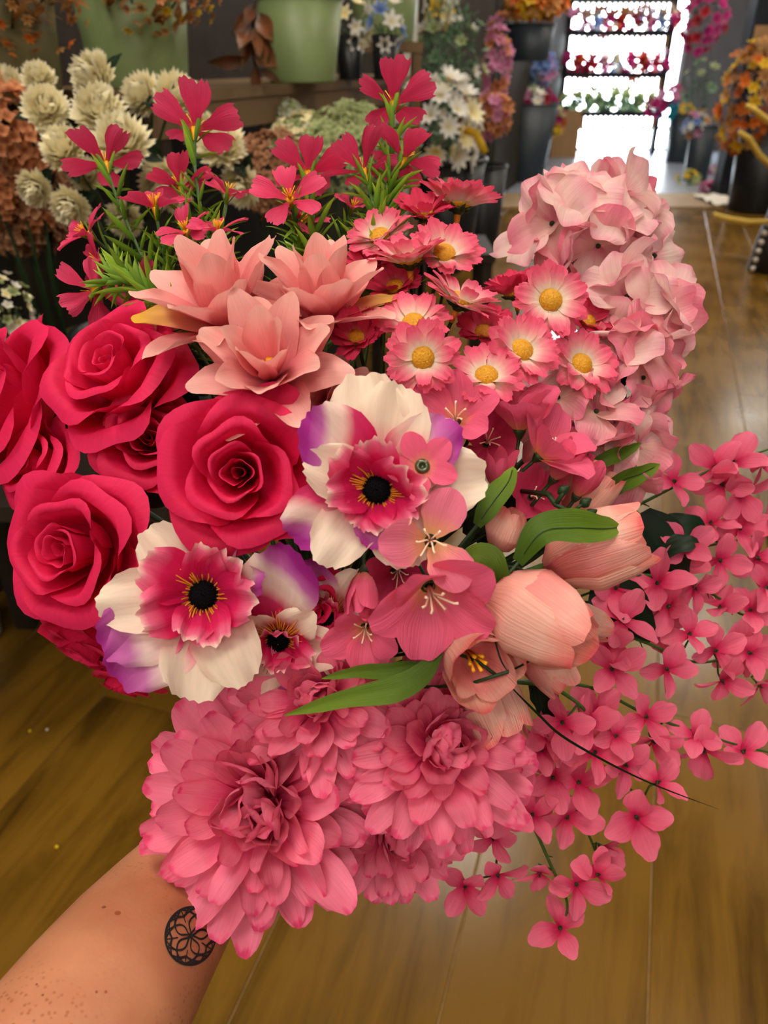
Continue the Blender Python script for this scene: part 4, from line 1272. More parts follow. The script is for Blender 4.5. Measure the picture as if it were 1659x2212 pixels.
spray([(1215, 2000, .52), (1225, 1950, .52), (1195, 1880, .515), (1150, 1780, .51), (1100, 1680, .50), (1060, 1600, .49)],
      [bl(1210, 2005, .1, .9), bl(1245, 1910, .05, .1, lp=70), bl(1165, 1885, -.1, -.7), bl(1150, 1760, -.1, .7), bl(1290, 1890, .5, .6), bl(1100, 1750, -.3, .2)],
      'pink blossom spray trailing lowest of all', 6)
spray([(1290, 1850, .535), (1270, 1800, .53), (1220, 1700, .525), (1190, 1660, .515), (1130, 1580, .50)],
      [bl(1225, 1765, 0, .0, lp=74), bl(1250, 1690, .0, .6), bl(1170, 1620, -.2, .2), bl(1300, 1830, .6, -.4), bl(1195, 1680, -.3, .2)],
      'pink blossom spray between the lowest one and the biggest blossom', 7)
spray([(1070, 1890, .545), (1075, 1850, .54), (1100, 1790, .53), (1115, 1700, .52), (1080, 1600, .50)],
      [bl(1005, 1915, -.1, .0, lp=66), bl(1075, 1890, .1, -.2, lp=66), bl(1065, 1810, -.1, -.3), bl(1130, 1640, .1, .2), bl(1130, 1720, .2, -.3), bl(1180, 1590, .3, .3)],
      'pink blossom spray hanging nearest the mums', 8)
spray([(1480, 1330, .585), (1420, 1330, .57), (1360, 1330, .55), (1300, 1330, .53)],
      [bl(1420, 1330, -.2, -.3), bl(1370, 1290, .1, .5), bl(1460, 1200, .1, .2), bl(1390, 1350, -.3, .2), bl(1330, 1270, 0, .2)],
      'short pink blossom spray in shade behind the dark leaves', 9)

# leaves in the bouquet
for i, a in enumerate([
    ('tulip_leaf', [(1030, 1135, .40), (1065, 1085, .40), (1098, 1040, .405), (1108, 1008, .41)], 56, 'upright green leaf curling beside the open peach pink freesia', 'leaf', .35, True),
    ('tulip_leaf', [(1120, 1215, .39), (1170, 1150, .385), (1240, 1140, .39), (1300, 1142, .40), (1342, 1138, .41)], 84, 'broad green leaf folded across the large sideways tulip', 'leaf', .3, True),
    ('tulip_leaf', [(1075, 1275, .40), (1060, 1235, .395), (1035, 1205, .395), (985, 1225, .40)], 86, 'broad green leaf below the open peach pink freesia', 'leaf', .2, False),
    ('tulip_leaf', [(1250, 1030, .47), (1310, 990, .465), (1350, 975, .47), (1386, 957, .475)], 36, 'narrow green leaf pointing up past the hydrangea, upper of two', 'leaf', .3, False),
    ('tulip_leaf', [(1290, 1080, .47), (1340, 1040, .465), (1380, 1025, .47), (1426, 1003, .48)], 50, 'green leaf with a dark wire, lower of two by the hydrangea', 'leaf', .3, True),
    ('tulip_leaf', [(950, 1410, .39), (910, 1460, .385), (850, 1490, .385), (740, 1510, .39), (615, 1545, .40)], 58, 'longest green leaf sweeping over the mums', 'leaf', .3, False),
    ('tulip_leaf', [(900, 1435, .395), (840, 1448, .39), (770, 1450, .395), (695, 1466, .40)], 36, 'shorter green leaf lying above the longest one', 'leaf', .3, False),
    ('tulip_leaf', [(1050, 1330, .41), (1030, 1310, .405), (1010, 1300, .405), (990, 1330, .41)], 50, 'short green leaf end under the lowest freesia', 'leaf', .3, False),
    ('tulip_leaf', [(1190, 1270, .42), (1215, 1300, .425), (1235, 1340, .43)], 34, 'thin green leaf edge between the two large tulips', 'leaf', .3, False),
    ('grass_blade', [(1100, 1480, .40), (1160, 1540, .41), (1230, 1600, .43), (1390, 1685, .47), (1552, 1748, .50)], 6, 'long dark grass blade sticking out below the sprays', 'darkleaf', .2, False),
    ('grass_blade', [(1060, 1345, .39), (1080, 1420, .385), (1098, 1452, .385)], 5, 'thin grass blade hanging before the open tulip', 'darkleaf', .2, False),
    ('grass_blade', [(1100, 1365, .39), (1150, 1385, .385), (1190, 1420, .385)], 8, 'thin grass blade bowed over the plump tulip', 'darkleaf', .2, False),
    ('grass_blade', [(1100, 1450, .39), (1140, 1430, .385), (1165, 1405, .385)], 5, 'thin grass blade crossing the drooping tulip', 'darkleaf', .2, False),
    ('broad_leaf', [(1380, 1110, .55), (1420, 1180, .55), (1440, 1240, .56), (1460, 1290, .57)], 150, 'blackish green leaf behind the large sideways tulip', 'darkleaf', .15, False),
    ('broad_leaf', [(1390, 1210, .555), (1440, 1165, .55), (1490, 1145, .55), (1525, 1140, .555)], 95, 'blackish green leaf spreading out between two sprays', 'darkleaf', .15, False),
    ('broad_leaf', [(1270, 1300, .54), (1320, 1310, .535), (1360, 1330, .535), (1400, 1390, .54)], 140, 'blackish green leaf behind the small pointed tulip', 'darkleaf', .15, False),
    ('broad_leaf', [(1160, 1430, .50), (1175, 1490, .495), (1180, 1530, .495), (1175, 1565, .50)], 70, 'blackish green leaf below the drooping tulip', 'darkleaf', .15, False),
    ('broad_leaf', [(750, 800, .50), (740, 820, .495), (700, 840, .49), (660, 830, .49)], 110, 'blackish green filler leaf added to darken the gap under the lilies', 'darkleaf', .15, False),  # filler leaves from here down, added to make the interior dark
    ('broad_leaf', [(590, 1380, .49), (640, 1390, .485), (700, 1390, .485), (740, 1400, .485)], 110, 'blackish green filler leaf added to darken the gap under the small anemone', 'darkleaf', .15, False),
    ('broad_leaf', [(1000, 1130, .50), (1080, 1130, .495), (1180, 1110, .49), (1260, 1100, .49)], 120, 'blackish green filler leaf added to darken the gap under the freesia stalks', 'darkleaf', .15, False),
    ('broad_leaf', [(300, 1080, .50), (350, 1040, .495), (390, 1000, .49), (400, 900, .49)], 120, 'blackish green filler leaf added to darken the gap between the roses', 'darkleaf', .15, False),
    ('broad_leaf', [(430, 780, .50), (420, 800, .49), (400, 860, .49), (440, 900, .49)], 100, 'blackish green filler leaf added to darken the gap between roses and lilies', 'darkleaf', .15, False),
]):
    leaf(a[0], a[1], a[2], a[3], a[4], a[5], i, 'grass blade' if a[0] == 'grass_blade' else 'leaf', wire=a[6],
         group={'tulip_leaf': 'tulip leaves in the bouquet', 'grass_blade': 'grass blades in the bouquet', 'broad_leaf': 'dark leaves in the bouquet'}[a[0]])

# freesia bud stalk
rt = at(1185, 1070, .415)
o = tag(link('bud_stalk', None, None, None, T(*rt)), 'dark green stalk with small closed buds beside the freesia buds', 'bud stalk')
mb = MB(); mb.tube([at(*q) - rt for q in ((1120, 1060, .45), (1185, 1068, .418), (1200, 1090, .412), (1235, 1108, .412), (1272, 1112, .412))], [.0014, .0016, .0016, .0013, .0010], 6)
mb.tube([at(*q) - rt for q in ((1200, 1090, .412), (1215, 1068, .41), (1220, 1055, .41))], .0014, 6)
mb.tube([at(*q) - rt for q in ((1235, 1108, .412), (1250, 1095, .41), (1262, 1088, .41))], .0010, 6)
link('stalk', mb.mesh('stalk'), M['stem_dark'], o)
for (px, py, a_) in ((1274, 1111, 15), (1262, 1087, 30), (1215, 1060, 40)):
    mb = MB(); mb.lathe([(.0004, -.003), (.0022, -.0015), (.003, .0005), (.0024, .002), (.0004, .0045)], 8)
    link('bud', mb.mesh('bud'), M['stem_dark'], o, T(*(at(px, py, .411) - rt)) @ frame(Vector(), cdir(.7, .5, .3), 0))

# ------------------------------------------------------------------ the forearm and hand
ARM = [  # px, py, depth, half-breadth px across view, thickness ratio
    (20, 2460, .335, 250, .90), (110, 2330, .352, 226, .90), (215, 2175, .385, 200, .90), (300, 2050, .425, 172, .88), (375, 1950, .462, 146, .84),
    (430, 1880, .49, 128, .76), (480, 1815, .512, 120, .68), (530, 1750, .528, 128, .60), (575, 1690, .537, 132, .56), (610, 1630, .540, 122, .52)]
mb = MB()
rings = []
for i, (px, py, d, hb, th) in enumerate(ARM):
    c = at(px, py, d)
    a_, b_ = ARM[max(i - 1, 0)], ARM[min(i + 1, len(ARM) - 1)]
    t = (at(*b_[:3]) - at(*a_[:3])).normalized()
    view = (CAM - c).normalized()
    sd_ = t.cross(view).normalized()
    nr = sd_.cross(t).normalized()
    r = hb * d / FPX
    rings.append([c + sd_ * r * math.cos(q) + nr * r * th * math.sin(q) for q in [2 * math.pi * k / 28 for k in range(28)]])
vs = [v for r in rings for v in r]
fs = [(i * 28 + k, i * 28 + (k + 1) % 28, (i + 1) * 28 + (k + 1) % 28, (i + 1) * 28 + k) for i in range(len(rings) - 1) for k in range(28)]
fs += [tuple(range(27, -1, -1)), tuple((len(rings) - 1) * 28 + k for k in range(28))]
mb.add(vs, fs)
# five fingers closing round the bundle of stems
e1 = (RT - DN * RT.dot(DN)).normalized()
e2 = DN.cross(e1)
if e2.dot(FW) < 0: e2 = -e2
for k, (off, rad, ln) in enumerate(((-.030, .0085, 3.5), (-.010, .0090, 3.9), (.010, .0088, 3.7), (.029, .0075, 3.1))):
    pts, rr = [], []
    for j in range(9):
        q = math.radians(205) - ln * j / 8
        R_ = .026 - .004 * (j / 8)
        pts.append(BIND + DN * off + (e1 * math.cos(q) + e2 * math.sin(q)) * R_)
        rr.append(rad * (1.12 - .30 * j / 8 + (.06 if j in (2, 5) else 0)))
    mb.tube(pts, rr, 10)
pts, rr = [], []
for j in range(7):
    q = math.radians(195) + 2.3 * j / 6
    pts.append(BIND + DN * (.028 - .05 * j / 6) + (e1 * math.cos(q) + e2 * math.sin(q)) * (.030 - .003 * j / 6))
    rr.append(.0125 - .004 * j / 6)
mb.tube(pts, rr, 10)
arm_me = mb.mesh('arm')
arm = link('person_arm', arm_me, M['skin'])
tag(arm, 'bare freckled forearm and hand holding the bouquet, dark round tattoo on the inner side', 'person')
md = arm.modifiers.new('remesh', 'REMESH'); md.mode = 'VOXEL'; md.voxel_size = .0030; md.use_smooth_shade = True
md = arm.modifiers.new('smooth', 'SMOOTH'); md.factor = .6; md.iterations = 10

dg = bpy.context.evaluated_depsgraph_get()
ev = arm.evaluated_get(dg)
tm = ev.to_mesh()
bvh = BVHTree.FromPolygons([v.co.copy() for v in tm.vertices], [tuple(p.vertices) for p in tm.polygons])


def on_arm(px, py):
    h = bvh.ray_cast(CAM, ray(px, py).normalized())
    return h[0], h[1]


# tattoo: a round mandala drawn in line work, with a feathered stalk
TC, TA, TB, TR = (411, 2022), 54, 62, math.radians(12)


def tp(r, a):
    x, y = r * TA * math.cos(a), r * TB * math.sin(a)
    return (TC[0] + x * math.cos(TR) - y * math.sin(TR), TC[1] + x * math.sin(TR) + y * math.cos(TR))


def stroke(mb, pts, w):
    prevs = None
    V = []
    for i, q in enumerate(pts):
        h, n = on_arm(*q)
        if h is None: continue
        V.append((h + n * .0003, n))
    vs, fs = [], []
    for i, (h, n) in enumerate(V):
        t = (V[min(i + 1, len(V) - 1)][0] - V[max(i - 1, 0)][0])
        s = t.cross(n).normalized() * w * .5 * h.__sub__(CAM).dot(FW) / FPX
        vs += [h - s, h + s]
    for i in range(len(V) - 1): fs.append((2 * i, 2 * i + 1, 2 * i + 3, 2 * i + 2))
    mb.add(vs, fs)


mb = MB()
tw = 2 * math.pi
stroke(mb, [tp(1, tw * k / 60) for k in range(61)], 6)
for k in range(5):
    a = tw * k / 5 - 1.57
    for sgn in (-1, 1):
        stroke(mb, [tp(.72 * t + .0, a + sgn * .40 * math.sin(math.pi * t)) for t in [j / 12 for j in range(13)]], 4.5)
    b = a + tw / 10
    for c0 in (a, b):
        stroke(mb, [tp(.72 + .27 * abs(t), c0 + t * tw / 10) for t in [-1 + j / 6 for j in range(13)]], 4)
        stroke(mb, [tp(.98 - .22 * (1 - t * t), c0 + t * tw / 20) for t in [-1 + j / 6 for j in range(13)]], 4)
    stroke(mb, [tp(.5 + .5 * t, b) for t in [j / 8 for j in range(9)]], 3)
stroke(mb, [tp(.05, tw * k / 12) for k in range(13)], 6)
stroke(mb, [(455, 1998), (480, 1985), (505, 1972), (530, 1960)], 5)
for k in range(6):
    x = 462 + k * 9; y = 1994 - k * 5
    stroke(mb, [(x, y), (x + 6, y - 9)], 5); stroke(mb, [(x, y), (x + 9, y + 4)], 5)
link('tattoo', mb.mesh('tattoo'), M['ink'], arm)
mb = MB()
for (px, py, r) in ((254, 1973, 7), (224, 1960, 5), (208, 2143, 3), (228, 2143, 3), (79, 2127, 3), (92, 2150, 3)):
    h, n = on_arm(px, py)
    if h is None: continue
    e = n.orthogonal().normalized(); f2 = n.cross(e); s = r * scale_at(h)
    mb.add([h + n * .0006] + [h + n * .0002 + (e * math.cos(q * .785) + f2 * math.sin(q * .785)) * s for q in range(8)], [(0, k + 1, (k + 1) % 8 + 1) for k in range(8)])
mole = plain('mole_brown', C(150, 82, 52), .6, .3, 200, .2)
link('mole', mb.mesh('mole'), mole, arm)
ev.to_mesh_clear()
#BACKGROUND
# ------------------------------------------------------------------ the shop behind
def bucket(label, base, rt_, rb_, h, mat, group=None, rim=True, ribs=0, name='bucket', handle=False):
    o = tag(link(name, None, None, None, T(*base)), label, 'bucket', group)
    mb = MB()
    prof = [(.001, .004), (rb_, .0), (rb_ * 1.01, .006)]
    if ribs:
        for k in range(ribs):
            z = h * (k + .5) / ribs; r = rb_ + (rt_ - rb_) * (k + .5) / ribs
            prof += [(r, z - h * .3 / ribs), (r + .005, z), (r, z + h * .3 / ribs)]
    prof += [(rt_, h), (rt_ - .004, h), (rb_ * .96, .02), (.001, .02)]
    mb.lathe(prof, 36)
    link('body', mb.mesh('body'), M[mat], o)
    if rim:
        mb = MB()
        mb.lathe([(rt_ - .004, h - .002), (rt_ + .006, h - .002), (rt_ + .008, h - .010), (rt_ + .003, h - .018), (rt_ - .002, h - .016)], 36)
        link('rim', mb.mesh('rim'), M[mat], o)
    if handle:
        mb = MB()
        mb.tube([((rt_ + .004) * math.cos(q), -.02 - .05 * math.sin(q), h - .02 - .07 * math.sin(q)) for q in [math.pi * k / 12 for k in range(13)]], .002, 5)
        link('handle', mb.mesh('handle'), M['frame_metal'], o)
    return o


def pom_mesh(n=70, W=.2, L=.8, cup=.2, name='flower_head', tmax=120, c1=.5):
    key = (name, n, W, L, tmax)
    if key in CACHE: return CACHE[key]
    mb = MB()
    rg = random.Random(n)
    for k in range(n):
        t = (k + .5) / n
        th = math.radians(tmax) * t ** .6
        a = k * 2.4
        vs, fs, uvs = petal_geo(1., W / L, [(0, .5), (.5, 1), (1, .7)], c1=c1, cup=cup, tip=.3, nu=2, nv=4, seed=k % 7)
        Mx = Rz(a) @ Rx(math.pi / 2 - th + rg.uniform(-.12, .12)) @ T(0, .2, 0) @ S(L * rg.uniform(.88, 1.1))
        mb.add([Mx @ Vector(v) for v in vs], fs, uvs)
    CACHE[key] = mb.mesh(name)
    return CACHE[key]


def star_mesh(n=6, W=.5, name='blossom'):
    key = (name, n, W)
    if key in CACHE: return CACHE[key]
    mb = MB()
    for k in range(n):
        vs, fs, uvs = petal_geo(1., W, [(0, .3), (.6, 1), (1, .7)], c1=.2, c2=-.3, cup=.2, tip=.25, nu=3, nv=4, seed=k)
        Mx = Rz(2 * math.pi * k / n) @ Rx(.45)
        mb.add([Mx @ Vector(v) for v in vs], fs, uvs)
    CACHE[key] = mb.mesh(name)
    return CACHE[key]


def cluster_mesh(n=7):
    key = ('floret_cluster', n)
    if key in CACHE: return CACHE[key]
    mb = MB()
    rg = random.Random(n)
    for k in range(n):
        a = k * 2.4; r = math.sqrt((k + .3) / n) * .9
        Mx = T(r * math.cos(a), r * math.sin(a), .25 * (1 - r * r)) @ Rz(rg.uniform(0, 6)) @ Rx(rg.uniform(-.5, .5)) @ S(.46)
        for j in range(4):
            vs, fs, uvs = petal_geo(1., .9, [(0, .3), (.6, 1), (1, .7)], c1=.3, c2=-.4, cup=.2, tip=.25, nu=2, nv=3, seed=(k + j) % 5)
            Mj = Mx @ Rz(1.571 * j) @ Rx(.4)
            mb.add([Mj @ Vector(v) for v in vs], fs, uvs)
    CACHE[key] = mb.mesh('blossom')
    return CACHE[key]


def clump_mesh(n=60, LW=(.3, .12), seed=0, name='foliage'):
    key = (name, n, LW, seed)
    if key in CACHE: return CACHE[key]
    mb = MB()
    rg = random.Random(seed)
    for k in range(n):
        d = Vector((rg.gauss(0, 1), rg.gauss(0, 1), rg.gauss(0, 1))).normalized()
        c = d * rg.random() ** .4
        vs, fs, uvs = petal_geo(1., LW[1] / LW[0], [(0, .3), (.4, 1), (1, .15)], c1=.3, c2=-.8, cup=.2, tip=.1, nu=2, nv=4, seed=k % 5)
        Mx = T(*c) @ Matrix.Rotation(rg.uniform(0, 6.28), 4, 'Z') @ Rx(rg.uniform(-.6, 1.2)) @ Ry(rg.uniform(-.8, .8)) @ S(LW[0] * rg.uniform(.7, 1.3))
        mb.add([Mx @ Vector(v) for v in vs], fs, uvs)
    CACHE[key] = mb.mesh(name)
    return CACHE[key]


def bunch(name, label, cat, c, rad, n, mats, size, mesh=None, foot=None, green='fern', group=None, gn=60, sd=0, gl=(.3, .12), front=True):
    """a bunch of artificial flowers: blossoms over a ball of leaves on stems down to foot"""
    o = tag(link(name, None, None, None, T(*(foot if foot is not None else c))), label, cat, group)
    off = c - (foot if foot is not None else c)
    rg = random.Random(sd + 900)
    mesh = mesh or star_mesh()
    for k in range(n):
        z = 1 - 1.75 * (k + .5) / n if front else 1 - 2 * (k + .5) / n
        a = k * 2.4 + rg.uniform(-.3, .3)
        rr = math.sqrt(max(0, 1 - z * z))
        nr = RT * rr * math.cos(a) + Vector((0, 0, 1)) * rr * math.sin(a) - Vector((0, 1, 0)) * z
        q = rg.uniform(.78, 1.05)
        pos = off + Vector((nr.x * rad[0] * q, nr.y * rad[1] * q, nr.z * rad[2] * q))
        fc = (nr + Vector((rg.uniform(-.3, .3), rg.uniform(-.3, .3), rg.uniform(0, .5)))).normalized()
        link('blossom', mesh, M[mats[k % len(mats)]], o, frame(pos, fc, rg.uniform(0, 360)) @ S(size * rg.uniform(.85, 1.15)))
    if gn:
        me = clump_mesh(gn, gl, sd % 4)
        link('foliage', me, M[green], o, T(*off) @ Matrix.Diagonal((rad[0] * .95, rad[1] * .95, rad[2] * .95, 1)))
    if foot is not None:
        mb = MB()
        for k in range(6):
            a = k * 1.05
            mb.tube([(.02 * math.cos(a), .02 * math.sin(a), 0), off * .6 + Vector((.3 * rad[0] * math.cos(a), .3 * rad[1] * math.sin(a), 0)), off + Vector((.6 * rad[0] * math.cos(a), .6 * rad[1] * math.sin(a), 0))], .0025, 5)
        link('stems', mb.mesh('stems'), M['stem_dark'], o)
    return o


# shelf with the green buckets, running down the aisle on the left
ST, SZ = -1.03, 1.245
o = tag(link('display_shelf', None, None, None, AM @ T(ST, 2.2, 0)), 'wooden display shelf carrying the green buckets', 'shelf')
mb = MB(); mb.box((-.16, .35, SZ - .012), (.46, 2.1, .024)); link('shelf_board', mb.mesh('shelf_board', False), M['shelfwood'], o)
mb = MB(); mb.box((.055, .35, SZ - .055), (.02, 2.1, .062)); link('fascia', mb.mesh('fascia', False), M['shelfwood'], o)
mb = MB(); mb.box((-.16, .35, .52), (.46, 2.1, .024)); link('shelf_board', mb.mesh('shelf_board', False), M['darkwood'], o)
mb = MB(); mb.box((-.37, .35, .9), (.02, 2.1, 1.8)); link('back_panel', mb.mesh('back_panel', False), M['darkwood'], o)
for yy in (-.68, .05, .72, 1.38):
    mb = MB(); mb.box((.045, yy, SZ / 2), (.035, .035, SZ)); link('post', mb.mesh('post', False), M['darkwood'], o)


def on_shelf(px, Y): 
    q = at_y(px, 200, Y)
    return Vector((q.x, Y, SZ))


b1 = on_shelf(308, 1.92); bucket('large green enamel bucket behind the cream mums', b1, .125, .10, .27, 'pot_green', 'green buckets on the shelf')
b2 = on_shelf(655, 2.42); bucket('green enamel bucket on the shelf beside the copper leaves', b2, .118, .088, .21, 'pot_green', 'green buckets on the shelf')
b3 = at_y(830, 92, 3.1); bucket('green enamel bucket farthest along, high beside the white post', b3, .125, .10, .26, 'pot_green', 'green buckets on the shelf')
o = tag(link('bucket_stand', None, None, None, T(b3.x, b3.y, 0)), 'narrow wooden stand under the farthest green bucket', 'stand')
mb = MB(); mb.box((0, 0, b3.z - .015), (.26, .26, .03)); link('stand_top', mb.mesh('stand_top', False), M['shelfwood'], o)
for a in (-1, 1):
    for c in (-1, 1):
        mb = MB(); mb.box((a * .11, c * .11, (b3.z - .03) / 2), (.03, .03, b3.z - .03)); link('leg', mb.mesh('leg', False), M['shelfwood'], o)
b4 = on_shelf(25, 1.62); bucket('dull olive bucket on the shelf at the far left', b4, .11, .09, .24, 'pot_olive')
for i, (px, py, Y, rx, rz, mt, lab) in enumerate((
        (85, 15, 1.62, .13, .06, ['rust', 'orange'], 'rust coloured dried flowers spilling over the olive bucket'),
        (370, 2, 1.92, .13, .06, ['rust', 'peach', 'yellow'], 'rust and yellow dried flowers spilling over the large green bucket'))):
    bunch('dried_flowers', lab, 'flowers', Vector((at_y(px, py, Y).x, Y - .10, (1.425, 1.455)[i])), (rx + .01, .13, .115), 110, mt, .012, foot=(b4, b1)[i] + Vector((0, 0, .03)), gn=200, green='rust', sd=i)
# copper magnolia branch hanging over the shelf edge
c0 = at_y(545, 60, 2.2)
o = tag(link('magnolia_branch', None, None, None, T(*c0)), 'branch of glossy copper brown leaves hanging over the shelf edge', 'branch', None)
mb = MB(); mb.tube([at_y(px, py, 2.2) - c0 for px, py in ((560, -30), (548, 30), (545, 90), (552, 150))], .004, 6)
link('twig', mb.mesh('twig'), M['darkwood'], o)
for i, (px, py, qx, qy, w) in enumerate(((545, 20, 500, 80, 34), (545, 90, 520, 150, 40), (550, 60, 560, 130, 40), (555, 100, 600, 150, 36), (552, 140, 558, 225, 44), (535, 130, 445, 135, 36),
                                         (560, 30, 590, 95, 34), (540, 60, 515, 110, 30), (560, 150, 610, 180, 36), (545, 10, 530, 60, 30), (570, 60, 575, 150, 46))):
    a_, b_ = at_y(px, py, 2.2 - .02 * (i % 3)), at_y(qx, qy, 2.17 - .03 * (i % 4))
    ln = (b_ - a_).length
    y = (b_ - a_).normalized(); z = (CAM - a_); z = (z - y * z.dot(y)).normalized(); x = y.cross(z)
    me = petal('magnolia_leaf', L=1., W=.36, prof=[(0, .2), (.3, .9), (.55, 1), (.85, .6), (1, .1)], c1=.3, c2=-.5, cup=.25, crease=.2, tip=.12, seed=i % 3, nu=6, nv=8)
    link('leaf', me, M['copper'], o, T(*(a_ - c0)) @ Matrix((x, y, z)).transposed().to_4x4() @ Ry(.5 * math.sin(i * 2.1)) @ S(ln))
# little pots on the far end of the shelf
for i, (px, py, mt, lab) in enumerate(((757, 55, ['white', 'cream'], 'cream orchid blossoms in a small black pot'), (832, 52, ['white', 'bluep', 'white'], 'white and blue blossoms in a small black pot'))):
    base = on_shelf(px, 2.75)
    bucket(('small black pot holding cream orchids', 'small black pot holding white and blue blossoms')[i], base, .042, .034, .12, 'pot_black', None, False)
    bunch('potted_blossoms', lab, 'flowers', at_y(px, py, 2.75), (.055, .05, .075), 16, mt, .032, foot=base + Vector((0, 0, .1)), gn=20, sd=3 + i)

# cream mums, peach hydrangeas, low display at the left
for i, (px, py, r, Y, lab) in enumerate((
        (85, 172, 42, 1.34, 'small cream mum behind the one at the far left'), (100, 238, 58, 1.26, 'cream mum farthest left of the group'),
        (208, 168, 60, 1.34, 'topmost cream mum, lit from above, below the olive shadow'), (215, 245, 66, 1.24, 'big cream mum in the middle of the group'),
        (265, 312, 72, 1.20, 'biggest cream mum right behind the upper dianthus'), (312, 205, 52, 1.36, 'cream mum tucked behind the tall dianthus petals'),
        (380, 210, 58, 1.34, 'cream mum below the large green bucket'), (140, 325, 58, 1.22, 'cream mum under the far left one'), (78, 405, 46, 1.22, 'cream mum hanging low beside the peach hydrangea'),
        (155, 445, 50, 1.20, 'lowest cream mum, hanging above the dark bucket'), (360, 395, 66, 1.28, 'cream mum showing between the dianthus stems'), (478, 318, 62, 1.34, 'cream mum right of the tall dianthus'),
        (522, 400, 52, 1.36, 'cream mum at the right end of the group'), (440, 290, 50, 1.40, 'cream mum half hidden behind the tall dianthus calyx'), (15, 185, 46, 1.45, 'shaded cream mum cut by the frame edge'),
        (190, 380, 44, 1.30, 'shaded cream mum deep in the group'), (270, 470, 46, 1.30, 'cream mum showing through the dianthus foliage'))):
    c = at_y(px, py, Y)
    r *= scale_at(c)
    fc = Vector((math.sin(i * 2.3) * .5, -.7, .55 + .3 * math.cos(i * 1.7))).normalized()
    if py > 380: fc = Vector((-.2, -.8, -.3)).normalized()
    foot = Vector((at_y(240, 400, 1.3).x, 1.33, .86))
    Mw = frame(c, fc, i * 40)
    o = tag(link('cream_mum', None, None, None, Mw), lab, 'mum', 'cream mums at the left')
    link('flower_head', pom_mesh(170, .30, .80, .3, c1=1.0), M['cream'], o, S(r))
    mb = MB(); iv = Mw.inverted()
    mb.tube([iv @ q for q in bezier(c - fc * r * .2, c - fc * r * 1.2, foot + Vector((0, 0, .2)), foot + Vector((.02 * math.sin(i), .02 * math.cos(i), 0)), 8)], .0022, 5)
    link('stem', mb.mesh('stem'), M['stem_dark'], o)
    for k in range(3):
        me = petal('mum_leaf', L=1., W=.5, prof=[(0, .2), (.3, .9), (.6, 1), (.85, .7), (1, .2)], c1=-.3, cup=.2, crease=.1, serr=.05, tip=.15, seed=k, nu=6, nv=6)
        link('leaf', me, M['darkleaf'], o, pm(k * 2.1 + i, .1 * r, -.25 * r, math.radians(-12), r * 1.1))
fb = Vector((at_y(240, 400, 1.3).x, 1.33, .62))
bucket('black bucket holding the cream mums', fb, .12, .09, .27, 'pot_black')
o = tag(link('display_table', None, None, None, T(fb.x - .12, 1.42, 0)), 'low dark wooden display table under the black bucket', 'table')
mb = MB(); mb.box((0, 0, .605), (.9, .5, .03)); link('table_top', mb.mesh('table_top', False), M['darkwood'], o)
for a in (-1, 1):
    for c in (-1, 1):
        mb = MB(); mb.box((a * .4, c * .2, .295), (.05, .05, .59)); link('leg', mb.mesh('leg', False), M['darkwood'], o)
for i, (px, py, Y, rx, rz, mt, lab) in enumerate((
        (5, 300, 1.42, .085, .085, ['peach'], 'peach hydrangea at the far left edge, upper one'), (28, 395, 1.45, .08, .07, ['peach', 'mocha'], 'peach hydrangea at the far left edge, lower one'),
        (50, 475, 1.50, .08, .045, ['mocha'], 'brown hydrangea in deep shade under the cream mums'),
        (588, 375, 1.75, .07, .085, ['mocha'], 'mocha hydrangea beneath the shelf post'), (655, 300, 2.05, .075, .05, ['sage', 'cream'], 'pale sage hydrangea below the shelf, left of two'),
        (745, 330, 1.95, .10, .085, ['sage'], 'pale sage hydrangea below the shelf, larger of two'), (765, 275, 2.2, .07, .05, ['sage'], 'green hydrangea tip just under the shelf edge'),
        (620, 262, 2.3, .05, .04, ['white', 'sage'], 'small white flowers in the shade under the shelf'))):
    c = at_y(px, py, Y)
    bunch('garden_hydrangea', lab, 'hydrangea', c, (rx, rx, rz), 40, mt, .028, cluster_mesh(), foot=Vector((c.x, c.y + .05, .62 if Y < 1.6 else .53)), gn=20, green='darkleaf', sd=10 + i)
c = at_y(-2, 680, 1.22)
bunch('yarrow', 'white yarrow cluster at the left frame edge above the roses', 'yarrow', c, (.055, .05, .067), 80, ['cream', 'white', 'sage'], .011, star_mesh(5, .8), foot=Vector((c.x - .02, 1.26, .62)), gn=50, green='sage', sd=21, gl=(.2, .1))
c = at_y(-5, 800, 1.22)
bunch('yarrow', 'lower white yarrow bit at the left frame edge beside the rose', 'yarrow', c, (.024, .024, .026), 30, ['cream', 'white'], .009, star_mesh(5, .8), foot=Vector((c.x - .02, 1.26, .62)), gn=20, green='sage', sd=22)
o = bucket('olive bucket showing its rim just above the upper rose', Vector((at_y(205, 760, 1.75).x, 1.80, .52)), .085, .065, .22, 'pot_olive')
q = floor_at(-62, 1378)
bucket('white ribbed bucket on the floor at the left frame edge', q, .085, .07, .17, 'pot_white', None, True, 8)

